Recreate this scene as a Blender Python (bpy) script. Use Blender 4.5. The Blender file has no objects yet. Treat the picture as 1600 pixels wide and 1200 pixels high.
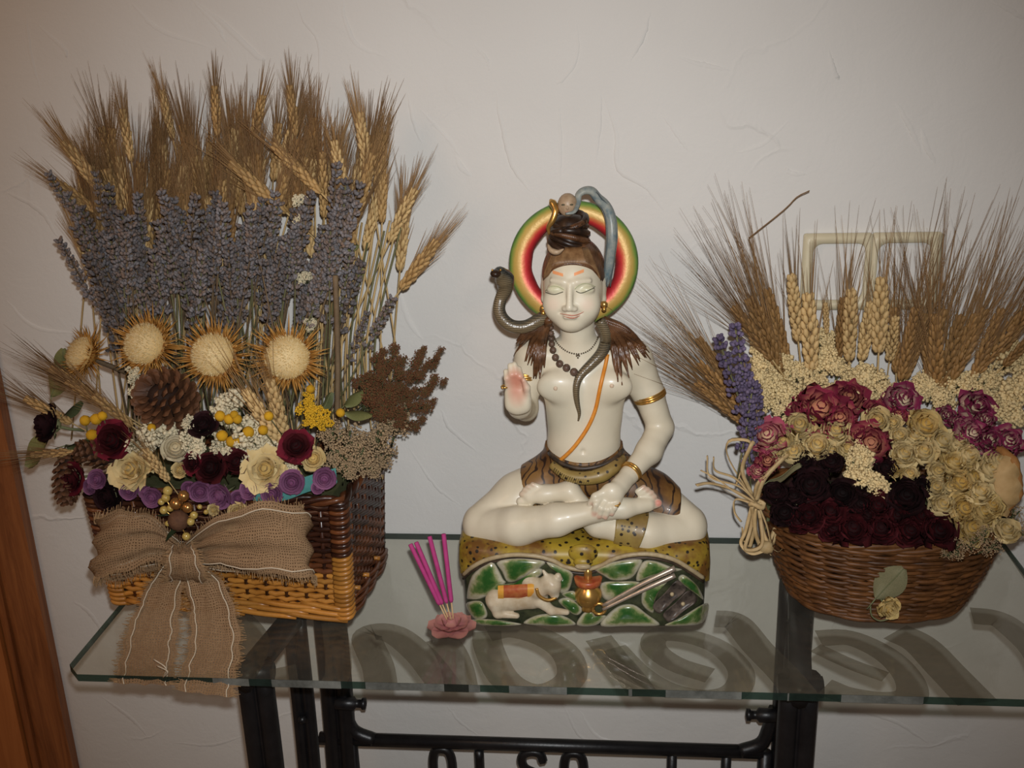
import bpy, math, random
import numpy as np
from mathutils import Vector, Matrix
from mathutils.bvhtree import BVHTree

random.seed(7); RNG = np.random.default_rng(7)
SC = bpy.context.scene
COL = SC.collection
T = 0.76                       # height of the glass top above the floor

# ------------------------------------------------------------------ camera
CAM = np.array([0.7418, -1.5919, 0.8189 + T])
PITCH, YAW, ROLL, FPX = 0.3311, -0.0973, -0.0317, 1638.4
cp, sp, cy, sy = math.cos(PITCH), math.sin(PITCH), math.cos(YAW), math.sin(YAW)
CF = np.array([sy*cp, cy*cp, -sp]); _r = np.array([cy, -sy, 0.0]); _u = np.cross(_r, CF)
CA = _r*math.cos(ROLL) + _u*math.sin(ROLL); CB = _u*math.cos(ROLL) - _r*math.sin(ROLL)
cam = bpy.data.cameras.new('camera'); cam.sensor_width = 36.0; cam.lens = FPX*36/1600
cam.clip_start = 0.05; cam.clip_end = 50
camo = bpy.data.objects.new('camera', cam); COL.objects.link(camo)
camo.matrix_world = Matrix([[CA[0], CB[0], -CF[0], CAM[0]], [CA[1], CB[1], -CF[1], CAM[1]],
                            [CA[2], CB[2], -CF[2], CAM[2]], [0, 0, 0, 1]])
SC.camera = camo

# ------------------------------------------------------------------ light
world = bpy.data.worlds.new('world'); SC.world = world; world.use_nodes = True
bg = world.node_tree.nodes['Background']
bg.inputs['Color'].default_value = (1.0, 0.80, 0.66, 1); bg.inputs['Strength'].default_value = 0.10
# the camera's flash, mounted a hand's breadth above the lens
fl = bpy.data.lights.new('camera_flash', 'SPOT'); fl.energy = 67; fl.color = (0.97, 0.985, 1.0)
fl.shadow_soft_size = 0.012; fl.spot_size = math.radians(76); fl.spot_blend = 1.0
flo = bpy.data.objects.new('camera_flash', fl); COL.objects.link(flo)
flo.location = Vector(CAM + CB*0.055 + CA*0.012)
_tgt = Vector((0.65, 0, T + 0.28))
flo.rotation_euler = (_tgt - flo.location).to_track_quat('-Z', 'Y').to_euler()
# warm room lamp to the left
rl = bpy.data.lights.new('room_lamp', 'AREA'); rl.energy = 5.5; rl.color = (1.0, 0.60, 0.36); rl.size = 0.5
rlo = bpy.data.objects.new('room_lamp', rl); COL.objects.link(rlo)
rlo.location = (-0.6, -1.6, 2.25)
rlo.rotation_euler = (Vector((0.1, -0.1, 1.0)) - rlo.location).to_track_quat('-Z', 'Y').to_euler()
SC.view_settings.view_transform = 'Standard'; SC.view_settings.look = 'None'
SC.view_settings.gamma = 1.0; SC.view_settings.use_curve_mapping = False
SC.view_settings.exposure = 0.0

# ------------------------------------------------------------------ helpers
def ray(px, py):
    d = CF + CA*(px-800)/FPX - CB*(py-600)/FPX
    return d/np.linalg.norm(d)
def at(px, py, Y):
    """the point of the room at depth plane y=Y that the pixel looks at"""
    d = ray(px, py); return CAM + d*((Y-CAM[1])/d[1])
def atz(px, py, Z):
    d = ray(px, py); return CAM + d*((Z-CAM[2])/d[2])
def ppm(P):
    """pixels per metre at a point"""
    return FPX/float(np.dot(np.asarray(P)-CAM, CF))
def nrm(v):
    v = np.asarray(v, float); return v/(np.linalg.norm(v)+1e-12)
def lin(r, g, b):
    f = lambda c: (c/255/12.92) if c/255 <= .04045 else ((c/255+.055)/1.055)**2.4
    return (f(r), f(g), f(b), 1)

def frames(path):
    P = np.asarray(path, float); n = len(P)
    t = np.zeros_like(P); t[1:-1] = P[2:]-P[:-2]; t[0] = P[1]-P[0]; t[-1] = P[-1]-P[-2]
    t /= (np.linalg.norm(t, axis=1)[:, None]+1e-12)
    ref = np.array([0, 0, 1.0]) if abs(t[0][2]) < .9 else np.array([0, 1.0, 0])
    N = np.zeros_like(P); n0 = nrm(np.cross(t[0], ref)); N[0] = n0
    for i in range(1, n):
        v = N[i-1]-t[i]*np.dot(N[i-1], t[i]); N[i] = nrm(v)
    return t, N, np.cross(t, N)
def spline(pts, n=24, closed=False):
    """Catmull-Rom through the points (any dimension)"""
    P = np.asarray(pts, float); m = len(P)
    out = []
    segs = m if closed else m-1
    per = max(2, int(round(n/segs)))
    for i in range(segs):
        if closed: a, b, c, d = P[(i-1) % m], P[i], P[(i+1) % m], P[(i+2) % m]
        else:
            b, c = P[i], P[i+1]; a = P[i-1] if i > 0 else 2*b-c; d = P[i+2] if i+2 < m else 2*c-b
        for k in range(per):
            t = k/per
            out.append(.5*((2*b)+(-a+c)*t+(2*a-5*b+4*c-d)*t*t+(-a+3*b-3*c+d)*t**3))
    if not closed: out.append(P[-1])
    return np.array(out)

class MB:
    def __init__(s): s.v = []; s.f = []; s.c = []
    def add(s, V, F, col=None):
        o = len(s.v); s.v.extend([tuple(map(float, p)) for p in V]); s.f.extend([tuple(int(i)+o for i in f) for f in F])
        if col is None: s.c.extend([0.5]*len(V))
        elif np.isscalar(col): s.c.extend([float(col)]*len(V))
        else: s.c.extend([float(q) for q in col])
        return s
    def tube(s, path, r, n=6, cap=True, col=None, flat=1.0, closed=False):
        P = np.asarray(path, float); m = len(P)
        R = np.full(m, r, float) if np.isscalar(r) else np.asarray(r, float)
        t, N, B = frames(P)
        if closed:
            t[0] = t[-1] = nrm(P[1]-P[-1])
        V = []; F = []
        for i in range(m):
            for k in range(n):
                a = 2*math.pi*k/n; V.append(P[i]+R[i]*(math.cos(a)*N[i]+flat*math.sin(a)*B[i]))
        mm = m if closed else m-1
        for i in range(mm):
            j = (i+1) % m
            for k in range(n):
                l = (k+1) % n; F.append((i*n+k, i*n+l, j*n+l, j*n+k))
        if cap and not closed:
            F.append(tuple(range(n-1, -1, -1))); F.append(tuple((m-1)*n+k for k in range(n)))
        cc = None
        if col is not None: cc = np.repeat(col, n) if not np.isscalar(col) else col
        return s.add(V, F, cc)
    def spike(s, a, b, r, n=3, col=None):
        a = np.asarray(a, float); b = np.asarray(b, float); d = nrm(b-a)
        u = nrm(np.cross(d, [0.31, .77, .55])); w = np.cross(d, u)
        V = [a+r*(math.cos(2*math.pi*k/n)*u+math.sin(2*math.pi*k/n)*w) for k in range(n)]+[b]
        return s.add(V, [(k, (k+1) % n, n) for k in range(n)], col)
    def ball(s, c, r, nu=8, nv=5, R=None, col=None, jit=0.0):
        r = np.array([r, r, r]) if np.isscalar(r) else np.asarray(r, float)
        V = [(0, 0, 1)]
        for j in range(1, nv):
            ph = math.pi*j/nv
            for i in range(nu):
                th = 2*math.pi*(i+.5*(j % 2))/nu
                V.append((math.sin(ph)*math.cos(th), math.sin(ph)*math.sin(th), math.cos(ph)))
        V.append((0, 0, -1)); V = np.array(V)
        if jit: V = V*(1+jit*RNG.uniform(-1, 1, (len(V), 1)))
        V = V*r
        if R is not None: V = V@np.asarray(R).T
        F = [(0, 1+i, 1+(i+1) % nu) for i in range(nu)]
        for j in range(nv-2):
            for i in range(nu):
                a = 1+j*nu; b = a+nu
                F.append((a+i, b+i, b+(i+1) % nu, a+(i+1) % nu))
        e = len(V)-1; a = 1+(nv-2)*nu
        F += [(a+i, e, a+(i+1) % nu) for i in range(nu)]
        return s.add(V+np.asarray(c), F, col)
    def blob(s, c, r, col=None):       # cheap octahedral crumb
        q = RNG.normal(size=(3, 3)); u = nrm(q[0]); w = nrm(np.cross(u, q[1])); x = np.cross(u, w)
        c = np.asarray(c, float); k = RNG.uniform(.75, 1.25, 6)*r
        V = [c+u*k[0], c-u*k[1], c+w*k[2], c-w*k[3], c+x*k[4], c-x*k[5]]
        F = [(0, 2, 4), (2, 1, 4), (1, 3, 4), (3, 0, 4), (2, 0, 5), (1, 2, 5), (3, 1, 5), (0, 3, 5)]
        return s.add(V, F, col)
    def box(s, lo, hi, R=None, o=None):
        x0, y0, z0 = lo; x1, y1, z1 = hi
        V = np.array([(x0, y0, z0), (x1, y0, z0), (x1, y1, z0), (x0, y1, z0), (x0, y0, z1), (x1, y0, z1), (x1, y1, z1), (x0, y1, z1)], float)
        if R is not None: V = V@np.asarray(R).T
        if o is not None: V = V+np.asarray(o)
        return s.add(V, [(0, 3, 2, 1), (4, 5, 6, 7), (0, 1, 5, 4), (1, 2, 6, 5), (2, 3, 7, 6), (3, 0, 4, 7)])
    def grid(s, G, col=None, wrap=False):
        G = np.asarray(G, float); a, b = G.shape[:2]
        F = []
        for i in range(a-1):
            for j in range(b if wrap else b-1):
                k = (j+1) % b
                F.append((i*b+j, i*b+k, (i+1)*b+k, (i+1)*b+j))
        return s.add(G.reshape(-1, 3), F, None if col is None else np.asarray(col).ravel())
    def lathe(s, prof, n=16, c=(0, 0, 0)):
        G = [[(r*math.cos(2*math.pi*k/n), r*math.sin(2*math.pi*k/n), z) for k in range(n)] for r, z in prof]
        s.grid(np.array(G)+np.asarray(c), wrap=True)
        return s
    def prism(s, poly, w):
        """poly: Nx3 outline, extruded by vector w"""
        P = np.asarray(poly, float); n = len(P); w = np.asarray(w, float)
        V = np.vstack([P, P+w])
        F = [tuple(range(n-1, -1, -1)), tuple(range(n, 2*n))]+[(i, (i+1) % n, n+(i+1) % n, n+i) for i in range(n)]
        return s.add(V, F)
    def build(s, name, mat, parent=None, smooth=True, loc=None, uv=None):
        me = bpy.data.meshes.new(name)
        V = np.asarray(s.v, float).reshape(-1, 3)
        o = np.zeros(3)
        if loc is not None: o = np.asarray(loc, float)
        elif parent is not None and parent.get('_w', 0): o = np.array(parent.location)
        V = V-o
        me.from_pydata(V.tolist(), [], s.f)
        if smooth: me.polygons.foreach_set('use_smooth', [True]*len(me.polygons))
        at_ = me.attributes.new('tone', 'FLOAT', 'POINT'); at_.data.foreach_set('value', np.asarray(s.c, np.float32))
        if mat is not None: me.materials.append(M[mat])
        me.update()
        ob = bpy.data.objects.new(name, me); COL.objects.link(ob)
        if parent is not None: ob.parent = parent
        elif loc is not None: ob.location = o
        return ob

def thing(name, label, cat, loc=(0, 0, 0), group=None, world=True):
    o = bpy.data.objects.new(name, None); COL.objects.link(o); o.location = tuple(map(float, loc))
    o.empty_display_size = .02
    o['label'] = label; o['category'] = cat
    if group: o['group'] = group
    if world: o['_w'] = 1
    return o
def tag(o, label, cat, group=None):
    o['label'] = label; o['category'] = cat
    if group: o['group'] = group
    return o
def struct(o): o['kind'] = 'structure'; return o
def copy_tree(o, parent=None):
    c = o.copy(); COL.objects.link(c)
    if parent is not None: c.parent = parent
    for ch in list(o.children): copy_tree(ch, c)
    return c
USED = set()
def place(proto, loc, z, scale=1.0, spin=None, label=None, group=None, xhint=None):
    """set the prototype (first time) or a copy of it so that its +z points along z"""
    if proto.name not in USED: o = proto; USED.add(proto.name)
    else: o = copy_tree(proto)
    z = nrm(z); h = np.array(xhint if xhint is not None else (1, 0.05, 0.02), float)
    x = h-z*np.dot(h, z)
    if np.linalg.norm(x) < 1e-3: x = np.cross(z, [0, 1, 0])
    x = nrm(x); y = np.cross(z, x)
    a = spin if spin is not None else random.uniform(0, 2*math.pi)
    x2 = x*math.cos(a)+y*math.sin(a); y2 = np.cross(z, x2)
    s3 = (scale,)*3 if np.isscalar(scale) else scale
    m = Matrix([[x2[0], y2[0], z[0]], [x2[1], y2[1], z[1]], [x2[2], y2[2], z[2]]])
    o.rotation_euler = m.to_euler(); o.location = tuple(map(float, loc)); o.scale = s3
    if label: o['label'] = label
    if group: o['group'] = group
    return o

# ------------------------------------------------------------------ materials
M = {}
class NT:
    def __init__(s, name):
        m = bpy.data.materials.new(name); m.use_nodes = True; s.m = m; s.t = m.node_tree; s.n = s.t.nodes
        s.b = s.n['Principled BSDF']; M[name] = m
    def new(s, ty, **kw):
        n = s.n.new(ty)
        for k, v in kw.items():
            if k in n.inputs: n.inputs[k].default_value = v
            else: setattr(n, k, v)
        return n
    def link(s, a, b): s.t.links.new(a, b)
    def coord(s, kind='Object', scale=None):
        c = s.new('ShaderNodeTexCoord').outputs[kind]
        if scale is None: return c
        mp = s.new('ShaderNodeMapping'); mp.inputs['Scale'].default_value = scale; s.link(c, mp.inputs['Vector']); return mp.outputs[0]
    def noise(s, vec, scale, detail=4, rough=.6, dist=0.0):
        n = s.new('ShaderNodeTexNoise'); n.inputs['Scale'].default_value = scale; n.inputs['Detail'].default_value = detail
        n.inputs['Roughness'].default_value = rough; n.inputs['Distortion'].default_value = dist
        s.link(vec, n.inputs['Vector']); return n.outputs['Fac']
    def ramp(s, fac, stops, interp='LINEAR'):
        r = s.new('ShaderNodeValToRGB'); r.color_ramp.interpolation = interp
        e = r.color_ramp.elements
        while len(e) < len(stops): e.new(.5)
        for el, (p, c) in zip(e, stops): el.position = p; el.color = c if len(c) == 4 else (*c, 1)
        s.link(fac, r.inputs['Fac']); return r.outputs['Color']
    def mix(s, fac, a, b, mode='MIX'):
        n = s.new('ShaderNodeMix'); n.data_type = 'RGBA'; n.blend_type = mode
        for sock, v in ((n.inputs[0], fac), (n.inputs[6], a), (n.inputs[7], b)):
            if hasattr(v, 'is_linked'): s.link(v, sock)
            else: sock.default_value = v
        return n.outputs[2]
    def math(s, op, a, b=0.0):
        n = s.new('ShaderNodeMath'); n.operation = op
        for i, v in enumerate((a, b)):
            if hasattr(v, 'is_linked'): s.link(v, n.inputs[i])
            else: n.inputs[i].default_value = v
        return n.outputs[0]
    def rnd(s): return s.new('ShaderNodeObjectInfo').outputs['Random']
    def tone(s): return s.new('ShaderNodeAttribute', attribute_name='tone').outputs['Fac']
    def col(s, c): s.link(c, s.b.inputs['Base Color']) if hasattr(c, 'is_linked') else setattr(s.b.inputs['Base Color'], 'default_value', c)
    def bump(s, h, strength=.4, dist=.002):
        b = s.new('ShaderNodeBump'); b.inputs['Strength'].default_value = strength; b.inputs['Distance'].default_value = dist
        s.link(h, b.inputs['Height']); s.link(b.outputs[0], s.b.inputs['Normal']); return b
    def set(s, **kw):
        for k, v in kw.items(): s.b.inputs[k.replace('_', ' ')].default_value = v
        return s

def simple(name, c1, c2=None, scale=60, rough=.6, tone=None, bump=0.0, rnd=0.0, metallic=0.0, spec=.3, bscale=None, **kw):
    """noise-varied colour; tone=(col) mixes by the mesh's own tone attribute; rnd: value change per object"""
    n = NT(name); v = n.coord('Object')
    f = n.noise(v, scale)
    c = n.ramp(f, [(.3, c1), (.7, c2 or c1)])
    if tone is not None:
        c = n.mix(n.tone(), c, tone)
    if rnd:
        h = n.new('ShaderNodeHueSaturation'); n.link(c, h.inputs['Color'])
        n.link(n.math('ADD', n.math('MULTIPLY', n.rnd(), 2*rnd), 1-rnd), h.inputs['Value'])
        c = h.outputs[0]
    n.col(c); n.set(Roughness=rough, Metallic=metallic, Specular_IOR_Level=spec)
    if bump: n.bump(n.noise(v, bscale or scale*2), bump, .002)
    if kw: n.set(**kw)
    return n
# ================================================================== materials of the setting
n = NT('stucco'); v = n.coord('Object')
f1 = n.noise(v, 3.0, 3, .5); n.col(n.ramp(f1, [(.3, (.66, .64, .60, 1)), (.7, (.71, .69, .65, 1))]))
fine = n.noise(v, 150, 4, .6); med = n.noise(v, 14, 5, .6, .6)
vor = n.new('ShaderNodeTexVoronoi'); vor.feature = 'DISTANCE_TO_EDGE'; vor.inputs['Scale'].default_value = 5.0
wv = n.new('ShaderNodeMixRGB'); wv.inputs[0].default_value = .22
nz = n.new('ShaderNodeTexNoise'); nz.inputs['Scale'].default_value = 3.5; nz.inputs['Detail'].default_value = 5
n.link(v, nz.inputs['Vector']); n.link(v, wv.inputs[1]); n.link(nz.outputs['Color'], wv.inputs[2]); n.link(wv.outputs[0], vor.inputs['Vector'])
ridge = n.ramp(vor.outputs['Distance'], [(0, (1, 1, 1, 1)), (.018, (0, 0, 0, 1))])
mask = n.ramp(n.noise(v, 2.7, 2), [(.52, (0, 0, 0, 1)), (.62, (1, 1, 1, 1))])
rm = n.mix(1.0, ridge, mask, 'MULTIPLY')
h = n.math('ADD', n.math('MULTIPLY', rm, .55), n.math('ADD', n.math('MULTIPLY', fine, .16), n.math('MULTIPLY', med, .75)))
n.bump(h, .6, .004); n.set(Roughness=.75, Specular_IOR_Level=.2)

n = NT('door_wood'); v = n.coord('Object', (18, 18, 1.4))
f = n.noise(v, 3.0, 6, .65, 1.2)
n.col(n.ramp(f, [(.25, (.15, .046, .013, 1)), (.5, (.28, .095, .028, 1)), (.75, (.42, .155, .045, 1))])); n.set(Roughness=.45)
n = NT('door_wood_light'); v = n.coord('Object', (18, 18, 1.2))
f = n.noise(v, 3.0, 6, .65, 1.0)
n.col(n.ramp(f, [(.25, (.36, .11, .026, 1)), (.75, (.55, .20, .055, 1))])); n.set(Roughness=.45)
simple('floor_tile', (.42, .36, .30, 1), (.50, .44, .37, 1), 6, .5)
n = NT('iron'); v = n.coord('Object')
n.col(n.ramp(n.noise(v, 40), [(.3, (.004, .004, .005, 1)), (.7, (.011, .010, .011, 1))])); n.set(Roughness=.38, Specular_IOR_Level=.5)
n.bump(n.noise(v, 220, 3), .25, .001)

def glassmat(name, tr, haze, hazecol, edge=None, gl=.035):
    n = NT(name); n.n.remove(n.b); out = n.n['Material Output']
    t = n.new('ShaderNodeBsdfTransparent'); t.inputs[0].default_value = tr
    d = n.new('ShaderNodeBsdfDiffuse'); v = n.coord('Object')
    f = n.noise(v, 9, 6, .7, .4)
    n.link(n.ramp(f, [(.3, tuple(.6*c for c in hazecol[:3])+(1,)), (.7, hazecol)]), d.inputs[0])
    m1 = n.new('ShaderNodeMixShader')
    sp_ = n.ramp(n.noise(v, 16, 5, .75), [(.35, (haze*.55,)*3+(1,)), (.7, (haze*1.3,)*3+(1,))])
    n.link(sp_, m1.inputs[0]); n.link(t.outputs[0], m1.inputs[1]); n.link(d.outputs[0], m1.inputs[2])
    g = n.new('ShaderNodeBsdfGlossy'); g.inputs['Roughness'].default_value = .04
    lw = n.new('ShaderNodeLayerWeight'); lw.inputs['Blend'].default_value = .5
    m2 = n.new('ShaderNodeMixShader'); n.link(n.math('ADD', n.math('MULTIPLY', n.math('POWER', lw.outputs['Facing'], 4.0), gl*6), gl), m2.inputs[0])
    n.link(m1.outputs[0], m2.inputs[1]); n.link(g.outputs[0], m2.inputs[2]); n.link(m2.outputs[0], out.inputs['Surface'])
glassmat('glass', (.975, .975, .945, 1), .045, (.55, .53, .46, 1))
glassmat('glass_edge', (.10, .17, .14, 1), .35, (.05, .09, .075, 1))
glassmat('letter_film', (.56, .53, .47, 1), .24, (.24, .21, .165, 1))
glassmat('letter_edge', (.35, .36, .33, 1), .6, (.30, .31, .28, 1))
simple('cream_plastic', (.60, .53, .36, 1), (.66, .58, .40, 1), 20, .4)

# ================================================================== the setting
W, D = 1.38, 0.43
m = MB(); m.box((-1.6, 0, 0), (3.2, .12, 2.6)); wall = struct(m.build('wall_back', 'stucco', smooth=False))
m = MB(); m.box((-1.6, -3.4, -.05), (3.2, 0, 0)); struct(m.build('floor', 'floor_tile', smooth=False))

# trowel ridges of the plaster (traced from the wall)
RID = [[(205, 5), (250, 45), (330, 75)], [(300, 0), (340, 40), (352, 66)], [(40, 15), (48, 80), (62, 140)], [(60, 40), (100, 75), (104, 90)],
       [(300, 0), (355, 40), (402, 85), (415, 95)], [(463, 0), (475, 35), (497, 65), (500, 120), (510, 170)], [(535, 0), (540, 30), (560, 70), (600, 88)],
       [(638, 146), (645, 190), (660, 225)], [(655, 170), (700, 215), (718, 245)], [(712, 245), (735, 275)], [(776, 145), (785, 205), (800, 260), (830, 300)],
       [(900, 30), (902, 90), (880, 125), (868, 130)], [(873, 150), (876, 230), (874, 295)], [(938, 140), (938, 190), (930, 255)], [(945, 150), (962, 210), (965, 265), (1010, 295), (1040, 330)],
       [(1015, 20), (1005, 60), (985, 95)], [(1150, 240), (1190, 225), (1232, 190)], [(1225, 262), (1240, 270), (1260, 272)], [(1295, 80), (1305, 110), (1312, 125)],
       [(1550, 0), (1580, 20), (1600, 30)], [(1440, 200), (1445, 230), (1462, 255)], [(1400, 160), (1420, 200), (1440, 240)], [(1060, 90), (1100, 100), (1140, 110)],
       [(620, 440), (640, 500), (660, 530)], [(640, 700), (680, 760), (720, 790)], [(690, 640), (702, 670), (745, 705)], [(10, 300), (60, 330), (90, 370)],
       [(10, 470), (40, 500), (70, 515), (120, 520)], [(1100, 600), (1120, 640), (1130, 700)], [(700, 1105), (720, 1130), (750, 1150)], [(880, 1100), (905, 1150), (945, 1165)],
       [(905, 1110), (935, 1150), (985, 1160)], [(160, 1090), (200, 1120), (230, 1150)], [(270, 1160), (330, 1165), (380, 1150)], [(1340, 1110), (1400, 1130), (1450, 1160)],
       [(740, 70), (760, 90), (764, 110)], [(115, 940), (140, 960), (160, 990)], [(1480, 330), (1500, 380), (1530, 400)], [(1030, 170), (1060, 215), (1075, 235)]]
m = MB()
for r in RID:
    P = spline([at(x, y, 0) for x, y in r], 18); P = P+RNG.normal(0, .0005, P.shape)*[1, 0, 1]
    t = np.linspace(0, 1, len(P)); hgt = random.uniform(.5, 1.0)*np.sin(math.pi*np.clip(t*.94+.03, 0, 1))**.7
    d = np.gradient(P, axis=0); d /= np.linalg.norm(d, axis=1)[:, None]; sd = np.c_[d[:, 2], 0*t, -d[:, 0]]; s_ = random.choice((-1, 1))
    m.grid(np.stack([P+sd*(.0022*s_)+[0, .0002, 0], P-np.c_[0*t, .0024*hgt, 0*t]+sd*.0004*s_, P-sd*(.008*hgt*s_)[:, None]+[0, .0002, 0]], 1))
rg = m.build('trowel_ridges', 'stucco', wall)
rg['kind'] = 'stuff'

# wooden door casing at the left end of the wall
XD = -0.276
m = MB(); m.box((XD-.062, -.022, 0), (XD, 0, 2.3)); trim = struct(m.build('trim_1', 'door_wood', smooth=False))
m = MB(); m.box((XD-.075, -.030, 0), (XD-.062, 0, 2.3)); m.build('casing_bead', 'door_wood', trim, smooth=False)
m = MB(); m.box((XD-.120, -.040, 0), (XD-.077, 0, 2.3)); struct(m.build('trim_2', 'door_wood_light', smooth=False))
m = MB(); m.box((XD-.90, -.012, 0), (XD-.122, .0, 2.1)); struct(m.build('door_1', 'door_wood_light', smooth=False))

# ================================================================== glass top with lettering
gl = thing('glass_tabletop', 'clear glass shelf top with large dark script lettering, a corner cut off', 'table top', (W/2, -D/2, T-.01))
c = .022
out = [(0, -.004), (W, -.004), (W, -D), (c, -D), (0, -D+c)]
top = np.array([(x, y, T) for x, y in out]); bot = top-[0, 0, .011]
m = MB(); m.add(top, [tuple(range(4, -1, -1))][:1]); m.f[-1] = (4, 3, 2, 1, 0)[::1]; m.f[-1] = (0, 4, 3, 2, 1)
m.add(bot, [(0, 1, 2, 3, 4)]); m.build('pane', 'glass', gl, smooth=False)
m = MB(); k = 5
m.add(np.vstack([top, bot]), [(i, (i+1) % k, k+(i+1) % k, k+i) for i in range(k)]); m.build('polished_edge', 'glass_edge', gl, smooth=False)
# strokes traced on the glass: centre line (pixels) with width in metres
STROKES = [
 ([(355, 945), (390, 985), (385, 1020), (360, 1060)], .05),
 ([(520, 960), (527, 1010), (525, 1045), (500, 1066), (450, 1062), (440, 1030)], .036),
 ([(596, 1074), (590, 1030), (572, 985), (590, 975), (620, 982), (655, 1010), (680, 1040), (708, 1078)], .044),
 ([(688, 985), (705, 1010), (716, 1040), (722, 1079)], .045),
 ([(760, 975), (763, 1000), (785, 1045), (820, 1068), (860, 1068), (893, 1045), (885, 1010), (850, 985), (800, 972), (762, 978)], .042),
 ([(935, 985), (955, 1010), (985, 1045), (1010, 1078)], .040),
 ([(960, 1000), (1000, 1040), (1050, 1068), (1110, 1078), (1150, 1066), (1158, 1035), (1125, 1000), (1075, 982), (1030, 980), (1022, 1000), (1055, 1025), (1110, 1043)], .036),
 ([(1118, 955), (1150, 960), (1185, 1000), (1225, 1040), (1260, 1082)], .046),
 ([(1275, 1000), (1330, 1025), (1385, 1045)], .026),
 ([(1280, 985), (1330, 985), (1385, 1010), (1420, 1045), (1425, 1075), (1390, 1083), (1330, 1075), (1290, 1060)], .040),
 ([(1400, 975), (1440, 995), (1480, 1035), (1530, 1086)], .055),
 ([(1520, 950), (1560, 955), (1590, 975), (1625, 1010), (1650, 1060)], .046)]
for pts, w in STROKES:
    P = spline([atz(x, y, T) for x, y in pts], 40); P = P[:, :2]
    t = np.gradient(P, axis=0); t /= np.linalg.norm(t, axis=1)[:, None]; nn = np.c_[-t[:, 1], t[:, 0]]
    a = P+nn*w/2; b = P-nn*w/2
    for q in (a, b): q[:, 1] = np.clip(q[:, 1], -D+.0005, -.006); q[:, 0] = np.clip(q[:, 0], .002, W-.002)
    m = MB(); z = T-.0125
    G = np.stack([np.c_[a, np.full(len(a), z)], np.c_[b, np.full(len(b), z)]], 1); m.grid(G)
    m.build('letter_stroke', 'letter_film', gl, smooth=False)
    # where the stroke reaches the front edge it shows on the edge too
    e = [p for p in np.vstack([a, b]) if p[1] <= -D+.002]
    if len(e) >= 2:
        xs = [p[0] for p in e]; m = MB(); m.box((min(xs), -D-.0006, T-.0112), (max(xs), -D+.0002, T-.0002)); m.build('letter_edge', 'letter_edge', gl, smooth=False)

# ================================================================== cast-iron treadle stand
st = thing('cast_iron_stand', 'black cast iron treadle stand with barred legs under the glass', 'stand', (.62, -.24, 0))
def side(x, sgn):
    x_ = x
    for y, w in ((-.365, .040), (-.235, .028), (-.115, .042)):
        m = MB(); x = x_+(y+.365)*.155
        P = spline([(x, y, T-.016), (x+.002*sgn, y, T-.30), (x+.012*sgn, y*1.06, .06), (x+.014*sgn, y*1.12, .0)], 14)
        for o in (-.35, .35): m.tube(P+np.array([o*w*.9, 0, 0]), w*.36, 8)
        m.tube(P+np.array([0, .004, 0]), w*.34, 6)
        m.build('leg', 'iron', st)
    x = x_
    m = MB(); m.prism([(x-.020, -.40, T-.034), (x+.010, -.40, T-.034), (x+.058, -.09, T-.034), (x+.028, -.09, T-.034)], (0, 0, .0205)); m.tube([(x-.005, -.395, T-.036), (x+.040, -.10, T-.036)], .012, 8)
    m.tube([(x-.03*sgn, -.375, T-.028), (x+.028*sgn, -.375, T-.028)], .015, 10)
    m.build('top_rail', 'iron', st)
    for k, y in enumerate((-.365, -.235)):
        m = MB(); m.ball((x+(y+.365)*.155, y-.014, T-.20), .007, 8, 5); m.build('bolt', 'iron', st)
XL, XR = at(408, 1130, -.365)[0], at(1245, 1130, -.365)[0]
side(XL, -1); side(XR, 1)
Yc = -.115
a = at(548, 1158, Yc); b = at(1205, 1172, Yc); zc = (a[2]+b[2])/2
m = MB(); m.tube([(XL+.0, Yc, zc), (XR, Yc, zc)], .0115, 8, flat=1.0); m.build('cross_bar', 'iron', st)
for x, s in ((XL+.030, 1), (XR+.028, -1)):
    m = MB()
    P = spline([(x+.012*s, Yc, zc+.085), (x+.020*s, Yc, zc+.05), (x+.032*s, Yc, zc+.016), (x+.065*s, Yc, zc)], 16); m.tube(P, .012, 8)
    m.tube([(x+.024*s, Yc, zc), (x+.024*s, Yc, zc-.22)], .012, 8)
    m.build('corner_bracket', 'iron', st)
    m = MB(); m.lathe([(0, -.004), (.006, -.003), (.011, .0), (.012, .03), (.007, .034), (.007, .042), (.010, .044), (.010, .050), (0, .052)], 10)
    V = np.array(m.v)[:, [2, 1, 0]]*[s, 1, 1]+[x+.010*s, Yc-.014, zc+.083]; m.v = [tuple(q) for q in V]; m.build('knob', 'iron', st)
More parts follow.
